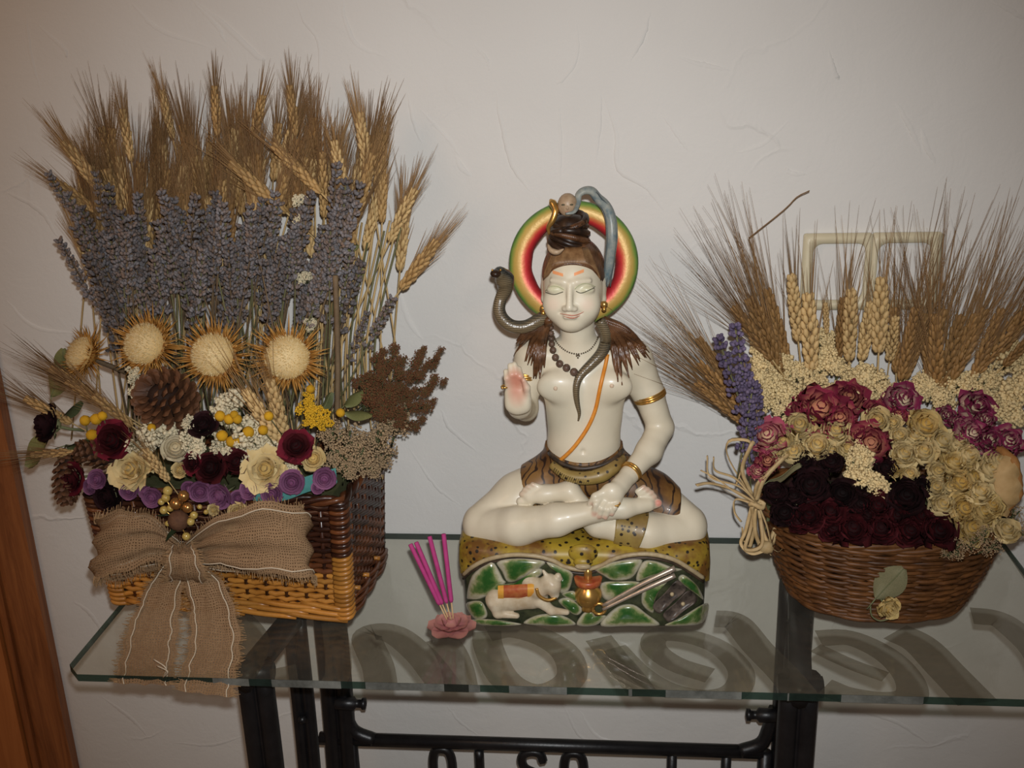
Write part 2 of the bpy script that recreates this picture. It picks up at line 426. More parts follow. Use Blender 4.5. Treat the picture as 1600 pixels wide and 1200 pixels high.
# name plate letters hanging in the frame under the cross bar
m = MB(); zb = zc-.165; m.tube([(XL, Yc, zb), (XR, Yc, zb)], .010, 8); m.build('lower_bar', 'iron', st)
def lx(px): return at(px, 1185, Yc)[0]
lt = zc-.014; lb = zc-.10
for kind, x0, x1 in (('O', 676, 706), ('L', 749, 775), ('S', 815, 848), ('O', 881, 912)):
    x0, x1 = lx(x0), lx(x1); w = (x1-x0)/2; xc = (x0+x1)/2; m = MB()
    if kind == 'O':
        pts = [(xc+w*math.cos(t)*abs(math.cos(t))**-.3, Yc, (lt+lb)/2+(lt-lb)/2*math.sin(t)*max(abs(math.sin(t)), .05)**-.3) for t in np.linspace(0, 2*math.pi, 28, endpoint=False)]
        m.tube(pts, .0085, 6, closed=True)
    elif kind == 'L': m.tube(spline([(x0, Yc, lt), (x0, Yc, lb+.01), (x0+.004, Yc, lb), (x1, Yc, lb)], 16), .0085, 6)
    else:
        q = [(1, .78), (.75, .95), (0, 1), (-.8, .92), (-1, .75), (-.6, .58), (.5, .45), (1, .27), (.75, .06), (0, 0), (-.8, .06), (-1, .22)]
        m.tube(spline([(xc+w*a_, Yc, lb+(lt-lb)*b_) for a_, b_ in q], 44), .0085, 6)
    m.build('letter_'+kind, 'iron', st)
for px in (1050, 1135):
    m = MB(); x = lx(px); m.tube([(x, Yc, zc), (x, Yc, zb)], .0085, 8); m.build('frame_bar', 'iron', st)

# ================================================================== cream double frame on the wall
P = lambda x, y: at(x, y, -.004)
a = P(1256, 366); b = P(1462, 470); cx0, cx1 = a[0], b[0]; z1, z0 = (a[2]+P(1450, 362)[2])/2, b[2]-.012
fr = thing('double_frame', 'cream plastic double frame with two rounded square openings on the wall', 'wall frame', ((cx0+cx1)/2, -.006, z0))
def rrect(x0, x1, z0, z1, r, y, n=5):
    pts = []
    for cx_, cz_, a0 in ((x1-r, z1-r, 0), (x0+r, z1-r, 90), (x0+r, z0+r, 180), (x1-r, z0+r, 270)):
        for k in range(n): t = math.radians(a0+90*k/(n-1)); pts.append((cx_+r*math.cos(t), y, cz_+r*math.sin(t)))
    return pts
mid = (cx0+cx1)/2; e = .014
for xa, xb in ((cx0, mid), (mid, cx1)):
    o = rrect(xa, xb, z0, z1, .004, 0); i = rrect(xa+(e if xa == cx0 else e*.6), xb-(e if xb == cx1 else e*.6), z0+e, z1-e, .014, 0)
    m = MB(); O = np.array(o); I = np.array(i)
    G = np.stack([O+[0, -.001, 0], O*1+[0, -.009, 0], I+[0, -.011, 0], I+[0, -.001, 0]], 0)
    m.grid(G, wrap=True); m.build('opening_frame', 'cream_plastic', fr)
# ================================================================== smooth-union modelling (signed distance field -> surface net)
def f_cone(a, b, ra, rb):
    a = np.asarray(a, np.float32); b = np.asarray(b, np.float32); ab = b-a; L2 = float(ab@ab)+1e-12
    def f(X, Y, Z):
        t = np.clip(((X-a[0])*ab[0]+(Y-a[1])*ab[1]+(Z-a[2])*ab[2])/L2, 0, 1)
        return np.sqrt((X-a[0]-t*ab[0])**2+(Y-a[1]-t*ab[1])**2+(Z-a[2]-t*ab[2])**2)-(ra+(rb-ra)*t)
    m = max(ra, rb); return f, np.minimum(a, b)-m, np.maximum(a, b)+m
def f_ell(c, r, R=None):
    c = np.asarray(c, np.float32); r = np.asarray(r, np.float32); m = float(r.max())
    def f(X, Y, Z):
        x, y, z = X-c[0], Y-c[1], Z-c[2]
        if R is not None:
            Q = np.asarray(R, np.float32).T
            x, y, z = Q[0, 0]*x+Q[0, 1]*y+Q[0, 2]*z, Q[1, 0]*x+Q[1, 1]*y+Q[1, 2]*z, Q[2, 0]*x+Q[2, 1]*y+Q[2, 2]*z
        k0 = np.sqrt((x/r[0])**2+(y/r[1])**2+(z/r[2])**2); k1 = np.sqrt((x/r[0]**2)**2+(y/r[1]**2)**2+(z/r[2]**2)**2)+1e-9
        return k0*(k0-1)/k1
    return f, c-m, c+m
def chain(pts, rr): return [f_cone(pts[i], pts[i+1], rr[i], rr[i+1]) for i in range(len(pts)-1)]
def smin(a, b, k):
    h = np.maximum(k-np.abs(a-b), 0)/k; return np.minimum(a, b)-h*h*k*.25
class Field:
    def __init__(s, lo, hi, h):
        s.lo = np.asarray(lo, float); s.h = h; s.n = np.ceil((np.asarray(hi)-s.lo)/h).astype(int)+1
        s.g = np.full(s.n, 0.05, np.float32)
    def _sl(s, lo, hi, pad):
        a = np.clip(np.floor((lo-pad-s.lo)/s.h).astype(int), 0, s.n-1); b = np.clip(np.ceil((hi+pad-s.lo)/s.h).astype(int)+1, 1, s.n)
        ax = [(s.lo[i]+s.h*np.arange(a[i], b[i])).astype(np.float32) for i in range(3)]
        return tuple(slice(a[i], b[i]) for i in range(3)), ax[0][:, None, None], ax[1][None, :, None], ax[2][None, None, :]
    def group(s, prims, k_in, k_out):
        """smooth-union the prims with k_in among themselves, then with what is there with k_out"""
        lo = np.min([p[1] for p in prims], 0); hi = np.max([p[2] for p in prims], 0)
        sl, X, Y, Z = s._sl(lo, hi, .012+k_out)
        acc = None
        for f, _, _ in prims:
            d = f(X, Y, Z).astype(np.float32); acc = d if acc is None else smin(acc, d, k_in)
        s.g[sl] = smin(s.g[sl], acc, k_out) if k_out > 0 else np.minimum(s.g[sl], acc)
        return s
    def cut(s, prim, k):
        sl, X, Y, Z = s._sl(prim[1], prim[2], .01+k)
        s.g[sl] = -smin(-s.g[sl], prim[0](X, Y, Z).astype(np.float32), k); return s
    def clip(s, fn):
        """intersect with fn(X,Y,Z) <= 0"""
        sl, X, Y, Z = s._sl(s.lo, s.lo+s.h*(s.n-1), 0)
        s.g = np.maximum(s.g, fn(X, Y, Z).astype(np.float32)+0*s.g); return s
    def mesh(s):
        g = s.g; sg = g < 0
        c = np.zeros(tuple(np.array(g.shape)-1), np.int8)
        OFF = [(i, j, k) for i in (0, 1) for j in (0, 1) for k in (0, 1)]
        for o in OFF: c += sg[o[0]:o[0]+c.shape[0], o[1]:o[1]+c.shape[1], o[2]:o[2]+c.shape[2]]
        idx = np.argwhere((c > 0) & (c < 8)); pos = np.zeros((len(idx), 3)); cnt = np.zeros((len(idx), 1))
        for ax in range(3):
            for o in OFF:
                if o[ax]: continue
                p = list(o); p[ax] = 1
                va = g[idx[:, 0]+o[0], idx[:, 1]+o[1], idx[:, 2]+o[2]]; vb = g[idx[:, 0]+p[0], idx[:, 1]+p[1], idx[:, 2]+p[2]]
                x = (va < 0) != (vb < 0); t = np.where(x, va/np.where(x, va-vb, 1), 0)
                q = np.tile(np.array(o, float), (len(idx), 1)); q[:, ax] += t
                pos += q*x[:, None]; cnt += x[:, None]
        V = s.lo+s.h*(idx+pos/cnt)
        vid = np.full(c.shape, -1, np.int64); vid[idx[:, 0], idx[:, 1], idx[:, 2]] = np.arange(len(idx))
        F = []
        for ax in range(3):
            a = sg.take(range(g.shape[ax]-1), ax); b = sg.take(range(1, g.shape[ax]), ax)
            e = np.argwhere(a != b); u, w = (ax+1) % 3, (ax+2) % 3
            ok = (e[:, u] > 0) & (e[:, w] > 0) & (e[:, u] < c.shape[u]) & (e[:, w] < c.shape[w]) & (e[:, ax] < c.shape[ax]); e = e[ok]
            def at_(du, dw): q = e.copy(); q[:, u] -= du; q[:, w] -= dw; return vid[q[:, 0], q[:, 1], q[:, 2]]
            Q = np.stack([at_(1, 1), at_(0, 1), at_(0, 0), at_(1, 0)], 1)
            fl_ = ~sg[e[:, 0], e[:, 1], e[:, 2]]; Q[fl_] = Q[fl_][:, ::-1]; F.append(Q)
        F = np.vstack(F); F = F[(F >= 0).all(1)]
        return V, F
def relax(V, F, it=1, w=.5):
    E = np.vstack([F[:, [0, 1]], F[:, [1, 2]], F[:, [2, 3]], F[:, [3, 0]]])
    for _ in range(it):
        S = np.zeros_like(V); C_ = np.zeros(len(V))
        for i in range(3): S[:, i] = np.bincount(E[:, 0], V[E[:, 1], i], len(V))+np.bincount(E[:, 1], V[E[:, 0], i], len(V))
        C_ = np.bincount(E[:, 0], minlength=len(V))+np.bincount(E[:, 1], minlength=len(V))
        V = V*(1-w)+w*S/C_[:, None]
    return V
def sdf_obj(name, field, mat, parent, relax_it=1, paint=None):
    V, F = field.mesh(); V = relax(V, F, relax_it)
    me = bpy.data.meshes.new(name); o = np.array(statue.location)
    me.vertices.add(len(V)); me.vertices.foreach_set('co', (V-o).astype(np.float32).ravel())
    me.loops.add(F.size); me.loops.foreach_set('vertex_index', F.astype(np.int32).ravel())
    me.polygons.add(len(F)); me.polygons.foreach_set('loop_start', np.arange(0, F.size, 4, dtype=np.int32))
    me.update(calc_edges=True); me.validate()
    me.polygons.foreach_set('use_smooth', [True]*len(me.polygons))
    if paint is not None:
        pa = me.attributes.new('paint', 'FLOAT_COLOR', 'POINT'); pa.data.foreach_set('color', paint(V).astype(np.float32).ravel())
    me.materials.append(M[mat]); ob = bpy.data.objects.new(name, me); COL.objects.link(ob); ob.parent = parent
    return ob, V, F

# ================================================================== materials of the statue
n = NT('marble'); v = n.coord('Object')
base = n.ramp(n.noise(v, 14, 4, .6, .4), [(.3, (.60, .53, .39, 1)), (.7, (.69, .62, .475, 1))])
pa = n.new('ShaderNodeAttribute', attribute_name='paint')
n.col(n.mix(pa.outputs['Alpha'], base, pa.outputs['Color'])); n.set(Roughness=.42, Specular_IOR_Level=.4, Coat_Weight=.12, Coat_Roughness=.15)
n = NT('hair_brown'); v = n.coord('Object')
wv = n.new('ShaderNodeTexWave'); wv.inputs['Scale'].default_value = 150; wv.inputs['Distortion'].default_value = 4; n.link(v, wv.inputs['Vector'])
n.col(n.ramp(n.noise(v, 60, 3), [(.3, (.05, .020, .008, 1)), (.72, (.17, .075, .03, 1))])); n.bump(wv.outputs['Fac'], .25, .001); n.set(Roughness=.35)
n = NT('hair_light'); v = n.coord('Object')
n.col(n.ramp(n.noise(v, 90, 3), [(.3, (.13, .06, .022, 1)), (.72, (.30, .17, .075, 1))])); n.set(Roughness=.35)
simple('hair_dark', (.012, .007, .005, 1), (.05, .024, .012, 1), 60, .35)
simple('gold', (.55, .30, .07, 1), (.70, .42, .13, 1), 70, .28, metallic=.85)
simple('silver_gold', (.50, .42, .34, 1), (.62, .52, .42, 1), 70, .3, metallic=.7)
simple('orange_paint', (.62, .20, .02, 1), (.72, .30, .05, 1), 120, .4)
simple('mark_orange', (.75, .27, .10, 1), (.80, .36, .16, 1), 120, .4)
simple('lip_paint', (.42, .15, .10, 1), (.50, .20, .14, 1), 160, .35)
simple('eye_dark', (.05, .045, .03, 1), (.10, .09, .05, 1), 160, .4)
simple('eye_green', (.34, .36, .19, 1), (.44, .45, .27, 1), 200, .4)
simple('mala_brown', (.06, .035, .022, 1), (.16, .10, .07, 1), 160, .4)
simple('chain_dark', (.07, .05, .03, 1), (.14, .10, .06, 1), 160, .4)
simple('face_paint', (.30, .20, .12, 1), (.42, .30, .19, 1), 120, .4)
simple('nail_red', (.55, .05, .05, 1), (.62, .08, .07, 1), 100, .35)
simple('stream_blue', (.09, .14, .16, 1), (.33, .33, .28, 1), 75, .35)
simple('stream_dark', (.05, .07, .08, 1), (.10, .11, .11, 1), 55, .35)
simple('nipple', (.62, .47, .33, 1), (.66, .5, .36, 1), 100, .4)
# snake: mesh tone 0 = back, 1 = belly
n = NT('snake'); v = n.coord('Object')
sc = n.new('ShaderNodeTexVoronoi'); sc.inputs['Scale'].default_value = 420; n.link(v, sc.inputs['Vector'])
back = n.ramp(sc.outputs['Distance'], [(.1, (.06, .065, .055, 1)), (.7, (.022, .024, .022, 1))])
wv = n.new('ShaderNodeTexWave'); wv.inputs['Scale'].default_value = 110; wv.inputs['Distortion'].default_value = 1.5; wv.bands_direction = 'Z'; n.link(v, wv.inputs['Vector'])
bel = n.ramp(wv.outputs['Fac'], [(.3, (.09, .065, .035, 1)), (.6, (.20, .15, .085, 1))])
n.col(n.mix(n.tone(), back, bel)); n.set(Roughness=.3); n.bump(sc.outputs['Distance'], .3, .0008)
# halo: red inside, gold, green rim (by the ring's own tone: 0 inner .. 1 outer)
n = NT('halo_paint'); v = n.coord('Object')
t = n.math('ADD', n.tone(), n.math('MULTIPLY', n.math('SUBTRACT', n.noise(v, 40, 3), .5), .22))
n.col(n.ramp(t, [(.0, (.16, .006, .01, 1)), (.25, (.58, .035, .035, 1)), (.38, (.62, .16, .05, 1)), (.48, (.58, .34, .09, 1)), (.74, (.46, .31, .07, 1)), (.90, (.18, .30, .06, 1)), (1, (.05, .15, .03, 1))]))
n.set(Roughness=.42, Metallic=.12, Specular_IOR_Level=.4); n.bump(n.noise(v, 260, 2), .35, .0008)
def skin_mat(name, ground, ground2, spot, sc, stripes=False):
    n = NT(name); v = n.coord('Object'); g = n.ramp(n.noise(v, 17, 4, .6), [(.40, ground), (.58, ground2)])
    if stripes:
        w = n.new('ShaderNodeTexWave'); w.inputs['Scale'].default_value = sc; w.inputs['Distortion'].default_value = 14; w.inputs['Detail'].default_value = 2; n.link(v, w.inputs['Vector'])
        fac = n.ramp(w.outputs['Fac'], [(.06, (1, 1, 1, 1)), (.24, (0, 0, 0, 1))])
    else:
        w = n.new('ShaderNodeTexVoronoi'); w.inputs['Scale'].default_value = sc; n.link(v, w.inputs['Vector'])
        fac = n.ramp(w.outputs['Distance'], [(.24, (1, 1, 1, 1)), (.34, (0, 0, 0, 1))])
    n.col(n.mix(fac, g, spot)); n.set(Roughness=.45, Coat_Weight=.08)
skin_mat('leopard_paint', (.15, .065, .012, 1), (.36, .25, .025, 1), (.012, .008, .004, 1), 105)
skin_mat('tiger_paint', (.10, .042, .012, 1), (.21, .105, .028, 1), (.025, .011, .006, 1), 26, True)
skin_mat('tiger_yellow', (.20, .125, .035, 1), (.30, .21, .06, 1), (.02, .012, .006, 1), 125)
simple('fur_rim', (.30, .22, .12, 1), (.46, .37, .22, 1), 90, .4)
simple('fur_dark', (.02, .016, .012, 1), (.08, .05, .03, 1), 90, .4)
n = NT('stone_green'); v = n.coord('Object')
t = n.math('ADD', n.tone(), n.math('MULTIPLY', n.math('SUBTRACT', n.noise(v, 48, 5), .5), 1.35))
n.col(n.ramp(t, [(.28, (.46, .43, .32, 1)), (.55, (.28, .28, .14, 1)), (.72, (.09, .15, .04, 1)), (.95, (.02, .085, .015, 1))])); n.set(Roughness=.25, Coat_Weight=.4)
simple('stone_gap', (.010, .014, .008, 1), (.06, .065, .03, 1), 70, .4)
simple('bull_paint', (.42, .32, .20, 1), (.60, .52, .38, 1), 55, .35)
simple('cloth_red', (.32, .05, .02, 1), (.45, .16, .05, 1), 90, .35)
simple('cloth_orange', (.60, .24, .03, 1), (.65, .36, .06, 1), 90, .35)
simple('sandal_dark', (.018, .014, .012, 1), (.13, .10, .08, 1), 90, .35)

# ================================================================== the statue
A = at
SX = A(911, 975, -.28)[0]
statue = thing('seated_statue', 'painted white marble statue of a cross-legged figure with raised palm and snake', 'statue', (SX, -.20, T))
HB = .0016
bf = Field((.50, -.31, T+.05), (.92, -.09, T+.56), HB)
# torso
bf.group([f_ell(A(912, 742, -.172), (.060, .046, .040)), f_ell(A(912, 697, -.176), (.0535, .043, .045)), f_ell(A(913, 648, -.176), (.0545, .040, .048)),
          f_ell(A(914, 600, -.174), (.062, .040, .045)), f_cone(A(846, 556, -.172), A(982, 556, -.172), .024, .024)], .022, 0)
for px in (870, 957): bf.group([f_ell(A(px, 604, -.205), (.028, .013, .021))], .01, .014)
bf.group([f_cone(A(905, 560, -.174), A(901, 495, -.182), .0255, .0235)], .01, .016)
# raised right arm
bf.group(chain([A(828, 556, -.170), A(820, 600, -.172), A(822, 640, -.180)], [.0225, .0195, .0165]), .008, .014)
bf.group(chain([A(822, 638, -.182), A(812, 636, -.226), A(809, 630, -.250)], [.0165, .0150, .0130]), .008, .006)
PALM = A(807, 618, -.262)
bf.group([f_ell(PALM, (.0165, .0075, .022)), f_ell(A(809, 634, -.263), (.0165, .0085, .0125)), f_ell(A(821, 626, -.265), (.007, .007, .014))], .008, .007)
for bx, by, tx, ty, r in ((794, 602, 790, 580, .0042), (801, 600, 797, 571, .0046), (809, 600, 804, 569, .0047), (816, 602, 811, 576, .0045)):
    bf.group(chain([A(bx, by, -.263), A((bx+tx)/2, (by+ty)/2, -.267), A(tx, ty, -.262)], [r*1.12, r, r*.8]), .002, .0022)
bf.group(chain([A(824, 622, -.266), A(823, 606, -.271), A(818, 594, -.273)], [.0055, .0048, .0036]), .003, .002)
# resting left arm
bf.group(chain([A(994, 562, -.168), A(1012, 612, -.162), A(1032, 668, -.165)], [.0245, .0220, .0190]), .008, .014)
bf.group(chain([A(1032, 668, -.165), A(1014, 705, -.195), A(983, 742, -.235)], [.0195, .0182, .0130]), .008, .005)
# legs: far shin and foot first, near shin over it
bf.group(chain([A(872, 745, -.170), A(810, 778, -.190), A(752, 815, -.216)], [.040, .036, .0265]), .012, .016)
bf.group(chain([A(952, 745, -.170), A(1015, 778, -.190), A(1074, 818, -.216)], [.040, .036, .0275]), .012, .016)
bf.group(chain([A(1074, 826, -.220), A(1010, 832, -.246), A(935, 818, -.254), A(910, 800, -.245)], [.0275, .0265, .0180, .0140]), .010, .005)
bf.group(chain([A(752, 822, -.220), A(810, 822, -.252), A(870, 812, -.268), A(926, 800, -.272)], [.0265, .0270, .0220, .0155]), .010, .005)
bf.group(chain([A(926, 800, -.272), A(975, 794, -.262), A(1012, 788, -.252)], [.0150, .0135, .0105]), .008, .003)
bf.group(chain([A(912, 792, -.248), A(890, 768, -.240), A(850, 772, -.238), A(828, 776, -.238)], [.0130, .0140, .0125, .0105]), .008, .003)
for bx, by, tx, ty, r in ((1008, 792, 1028, 786, .0062), (1006, 782, 1022, 776, .0046), (1004, 777, 1018, 770, .0043), (1000, 772, 1012, 765, .0040), (996, 768, 1006, 761, .0036)):
    bf.group([f_cone(A(bx, by, -.250), A(tx, ty, -.248), r*1.1, r)], .002, .0022)
for bx, by, tx, ty, r in ((830, 782, 813, 783, .0060), (832, 774, 816, 772, .0046), (836, 768, 820, 766, .0043), (840, 764, 825, 761, .0040), (846, 762, 832, 757, .0036)):
    bf.group([f_cone(A(bx, by, -.240), A(tx, ty, -.240), r*1.1, r)], .002, .0022)
# hand laid over the shin
bf.group([f_cone(A(983, 742, -.235), A(968, 760, -.258), .0125, .0135), f_ell(A(956, 772, -.272), (.0165, .0115, .0165))], .008, .005)
for bx, by, mx, my, tx, ty, r in ((940, 775, 931, 788, 929, 800, .0046), (948, 780, 940, 794, 937, 806, .0049), (957, 783, 950, 796, 946, 808, .0048), (965, 783, 960, 793, 956, 803, .0043)):
    bf.group(chain([A(bx, by, -.276), A(mx, my, -.2855), A(tx, ty, -.285)], [r*1.15, r, r*.82]), .002, .002)
bf.group(chain([A(946, 768, -.274), A(930, 776, -.280), A(922, 787, -.279)], [.0062, .0052, .0040]), .003, .002)
# head
HC = A(896, 445, -.192); a_ = math.radians(-4); b_ = math.radians(-4)
HR = (Matrix.Rotation(b_, 3, 'Z') @ Matrix.Rotation(a_, 3, 'X')); HR = np.array(HR)
def hp(x, y, z): return HC+HR@np.array([x, y, z*1.06])
def he(c, r): return f_ell(hp(*c), (r[0], r[1], r[2]*1.06), HR)
bf.group([he((0, .006, .012), (.0395, .048, .046)), he((0, -.006, -.010), (.0395, .040, .044)), he((0, -.014, -.029), (.0340, .029, .0255)), he((0, -.031, -.044), (.0150, .011, .0105))], .012, .006)
for s in (-1, 1):
    bf.group([he((s*.0205, -.029, -.020), (.0165, .0125, .0170))], .01, .012)
    bf.group([f_cone(hp(s*.009, -.0440, .0105), hp(s*.026, -.0375, .0115), .0028, .0018)], .004, .007)
    bf.cut(he((s*.0205, -.0535, .0005), (.0125, .0085, .0062)), .005)
    bf.group([he((s*.0205, -.0365, .0000), (.0115, .0082, .0062))], .002, .003)
    bf.group([he((s*.0405, .004, -.004), (.0045, .0100, .0165)), he((s*.0405, .001, -.019), (.0045, .005, .006))], .004, .004)
bf.group([f_cone(hp(0, -.0450, .008), hp(0, -.0540, -.0205), .0032, .0050), f_ell(hp(.0062, -.0500, -.0225), (.0042, .0045, .0035)), f_ell(hp(-.0062, -.0500, -.0225), (.0042, .0045, .0035))], .004, .005)
bf.group([f_cone(hp(-.0115, -.0425, -.0285), hp(-.003, -.0478, -.0287), .0016, .0030), f_cone(hp(.003, -.0478, -.0287), hp(.0115, -.0425, -.0285), .0030, .0016)], .003, .003)
bf.group([f_cone(hp(-.006, -.0458, -.0335), hp(.006, -.0458, -.0335), .0030, .0030)], .003, .003)
for s in (-1, 1): bf.cut(f_ell(hp(s*.0140, -.046, -.0285), (.0024, .003, .0018)), .003)
# navel
bf.cut(f_ell(A(911, 707, -.222), (.003, .006, .0035)), .004)
def paint(V):
    C_ = np.zeros((len(V), 4)); C_[:, :3] = (.6, .3, .2)
    def spot(c, r, col, amt):
        w = amt*np.clip(1.6-1.6*np.linalg.norm((V-np.asarray(c))/np.asarray(r), axis=1), 0, 1)
        m_ = w > C_[:, 3]; C_[m_, :3] = col; C_[m_, 3] = w[m_]
    spot(A(806, 602, -.274), (.020, .014, .036), (.55, .20, .13), .9)
    for q in ((929, 803), (937, 808), (946, 809), (956, 805), (922, 789)): spot(A(*q, -.287), (.006,)*3, (.60, .28, .20), .55)
    for q in ((1029, 786), (813, 783)): spot(A(*q, -.252), (.008,)*3, (.62, .16, .12), .75)
    for q in ((1022, 776), (1018, 770), (1012, 765), (1006, 761)): spot(A(*q, -.25), (.006,)*3, (.45, .22, .14), .6)
    for q in ((816, 772), (820, 766), (825, 761), (832, 757)): spot(A(*q, -.242), (.006,)*3, (.45, .25, .15), .5)
    for s in (-1, 1): spot(hp(s*.0205, -.044, .002), (.016, .010, .0085), (.50, .50, .30), .55)
    for s in (-1, 1): spot(hp(s*.024, -.045, -.018), (.013, .013, .012), (.80, .56, .44), .35)
    return C_
body, BV, BF = sdf_obj('body', bf, 'marble', statue, 1, paint)
del bf
bvh = BVHTree.FromPolygons([Vector(p) for p in BV.tolist()], BF.tolist())
def hit(px, py, off=0.0, fallback=-.2):
    d = ray(px, py); r = bvh.ray_cast(Vector(CAM), Vector(d))
    if r[0] is None: return at(px, py, fallback)
    return np.array(r[0])+np.array(r[1] if r[1].dot(Vector(d)) < 0 else -r[1])*off
def onbody(pts, off, n=24, r=None):
    return np.array([hit(x, y, off) for x, y in spline(pts, n)])
def sm(P, it=2):
    P = np.array(P, float)
    for _ in range(it): P[1:-1] = .25*P[:-2]+.5*P[1:-1]+.25*P[2:]
    return P
def spart(mb, name, mat, parent=None): 
    return mb.build(name, mat, parent or statue, loc=np.array(statue.location))

# painted face ---------------------------------------------------------
for xs in ([(853, 457), (860, 459), (867, 460), (874, 458), (880, 456)], [(900, 455), (907, 458), (914, 456), (921, 453), (928, 450)]):
    m = MB(); m.tube(sm(onbody(xs, .0003, 14)), [.0003]+[.0011]*12+[.0003] if False else .0010, 5, flat=.6); spart(m, 'eyelash_line', 'eye_dark')
for xs in ([(852, 455), (858, 449), (866, 447), (874, 449), (881, 453)], [(898, 452), (904, 446), (912, 443), (921, 444), (930, 448)]):
    m = MB(); m.tube(sm(onbody(xs, -.0001, 14)), .0009, 5, flat=.6); spart(m, 'eyelid_line', 'eye_green')
m = MB(); m.tube(sm(onbody([(875, 490), (881, 491), (888, 492), (894, 493), (901, 492), (907, 490), (912, 487)], .0002, 18)), np.r_[np.linspace(.0006, .0017, 9), np.linspace(.0017, .0006, 10)], 6, flat=.5); spart(m, 'lips', 'lip_paint')
m = MB(); m.tube(sm(onbody([(881, 494), (888, 496), (895, 497), (902, 495), (906, 493)], .0001, 12)), np.r_[np.linspace(.0006, .0019, 6), np.linspace(.0019, .0006, 7)], 6, flat=.5); spart(m, 'lips', 'lip_paint')
for q in ([(864, 425), (880, 430)], [(897, 429), (912, 423)]):
    m = MB(); P0 = onbody(q, .0004, 6)
    up = [hit(x, y-2.5, .0006) for x, y in spline(q, 6)]; dn = [hit(x, y+2.5, .0006) for x, y in spline(q, 6)]
    m.grid(np.stack([np.array(up), np.array(dn)], 0)); spart(m, 'forehead_mark', 'mark_orange')
for px, py in ((868, 607), (956, 603)):
    m = MB(); p = hit(px, py, .0002); m.ball(p, (.0032, .0014, .0032), 8, 5); spart(m, 'nipple', 'nipple')

# hair -----------------------------------------------------------------
hf = Field(HC-[.062, .066, .03], HC+[.062, .072, .085], .0012)
hf.group([he((0, .009, .0145), (.0435, .0515, .0475))], .004, 0)
def hline(X, Y, Z):
    x, y, z = X-HC[0], Y-HC[1], Z-HC[2]
    zz = HR[2, 2]*z+HR[1, 2]*y; yy = HR[1, 1]*y+HR[2, 1]*z
    return .0350-zz-.95*(yy+.040)-np.maximum(np.abs(x)-.026, 0)*.6
hf.clip(hline)
hairo, HV, HF = sdf_obj('hair', hf, 'hair_brown', statue, 1); del hf
hb = BVHTree.FromPolygons([Vector(p) for p in HV.tolist()], HF.tolist())
m = MB()
for k in range(64):
    x = -45+90*k/63; P = []
    for t in np.linspace(0, 1, 9):
        px = 893+x*(1-.45*t**1.3); py = 417+.011*x*x*(1-t)-30*t
        r = hb.ray_cast(Vector(CAM), Vector(ray(px, py)))
        if r[0] is not None: P.append(np.array(r[0])+np.array(r[1])*.0003)
    if len(P) > 3: m.tube(sm(P), np.linspace(.0009, .0011, len(P)), 4)
spart(m, 'combed_strands', 'hair_light', None)
# top-knot of twisted ropes
BC = A(890, 386, -.185)
m = MB()
m.lathe([(.026, -.012), (.026, .004), (.023, .022), (.021, .036), (.015, .043), (0, .045)], 20, BC)
spart(m, 'topknot_core', 'hair_dark')
for k in range(9):
    zz = -.003+.0046*k; rr = (.0262-.0006*k); tw = k*1.1
    P = [BC+[rr*math.cos(t+tw), rr*math.sin(t+tw), zz+.0085*math.sin(t+tw*.3)+.003] for t in np.linspace(0, 2*math.pi, 26)]
    m = MB(); m.tube(P, .0046+.0008*math.sin(k*2.1), 7); spart(m, 'topknot_coil', 'hair_dark' if k % 3 else 'hair_brown')
# crescent on the hair
m = MB(); P = spline([A(856, 382, -.238), A(861, 391, -.243), A(871, 394, -.246), A(881, 389, -.245)], 14); m.tube(P, .0006+.0034*np.sin(np.linspace(0.15, math.pi-.05, len(P))), 6); spart(m, 'crescent', 'face_paint')
# small face on top, gold leaf ornament, stream of water
FC = A(887, 320, -.205)
fc = MB(); fc.ball(FC, (.0135, .013, .0155), 14, 10); fc.ball(FC+[0, -.0115, -.002], (.0022, .003, .0035), 6, 5); f_o = spart(fc, 'small_face', 'face_paint')
def sub(mb, name, mat, par): return mb.build(name, mat, par, loc=np.array(statue.location))
for dx in (-1, 1):
    m = MB(); m.ball(FC+[dx*.0055, -.0118, .002], (.0026, .0018, .0012), 6, 4); sub(m, 'eye', 'eye_dark', f_o)
m = MB(); m.ball(FC+[0, -.0118, -.0078], (.0032, .0015, .0010), 6, 4); sub(m, 'mouth', 'lip_paint', f_o)
m = MB(); P = spline([A(860, 312, -.20), A(865, 320, -.205), A(868, 330, -.21), A(863, 345, -.212), A(857, 355, -.212), A(858, 366, -.212)], 18)
m.tube(P, np.interp(np.linspace(0, 1, len(P)), [0, .12, .3, .6, 1], [.002, .0055, .0045, .0042, .0018]), 8); spart(m, 'hair_ornament', 'gold')
m = MB(); P = spline([A(884, 334, -.226), A(897, 331, -.222), A(903, 318, -.208), A(904, 305, -.202), A(913, 298, -.198), A(925, 299, -.194), A(934, 310, -.19), A(946, 322, -.186), A(954, 342, -.186), A(956, 370, -.19), A(953, 400, -.19), A(950, 425, -.19), A(947, 446, -.188)], 48)
m.tube(P, np.interp(np.linspace(0, 1, len(P)), [0, .08, .2, .32, .45, .6, .75, .9, 1], [.0022, .0032, .0045, .0065, .0085, .0105, .0110, .0095, .005]), 10, flat=.75); spart(m, 'water_stream', 'stream_blue')
m = MB()
for q in (0, 2, 4): m.tube(P[20:]+[(q-2)*.0028, -.0068, 0], .0009, 4)
spart(m, 'stream_grooves', 'stream_dark')
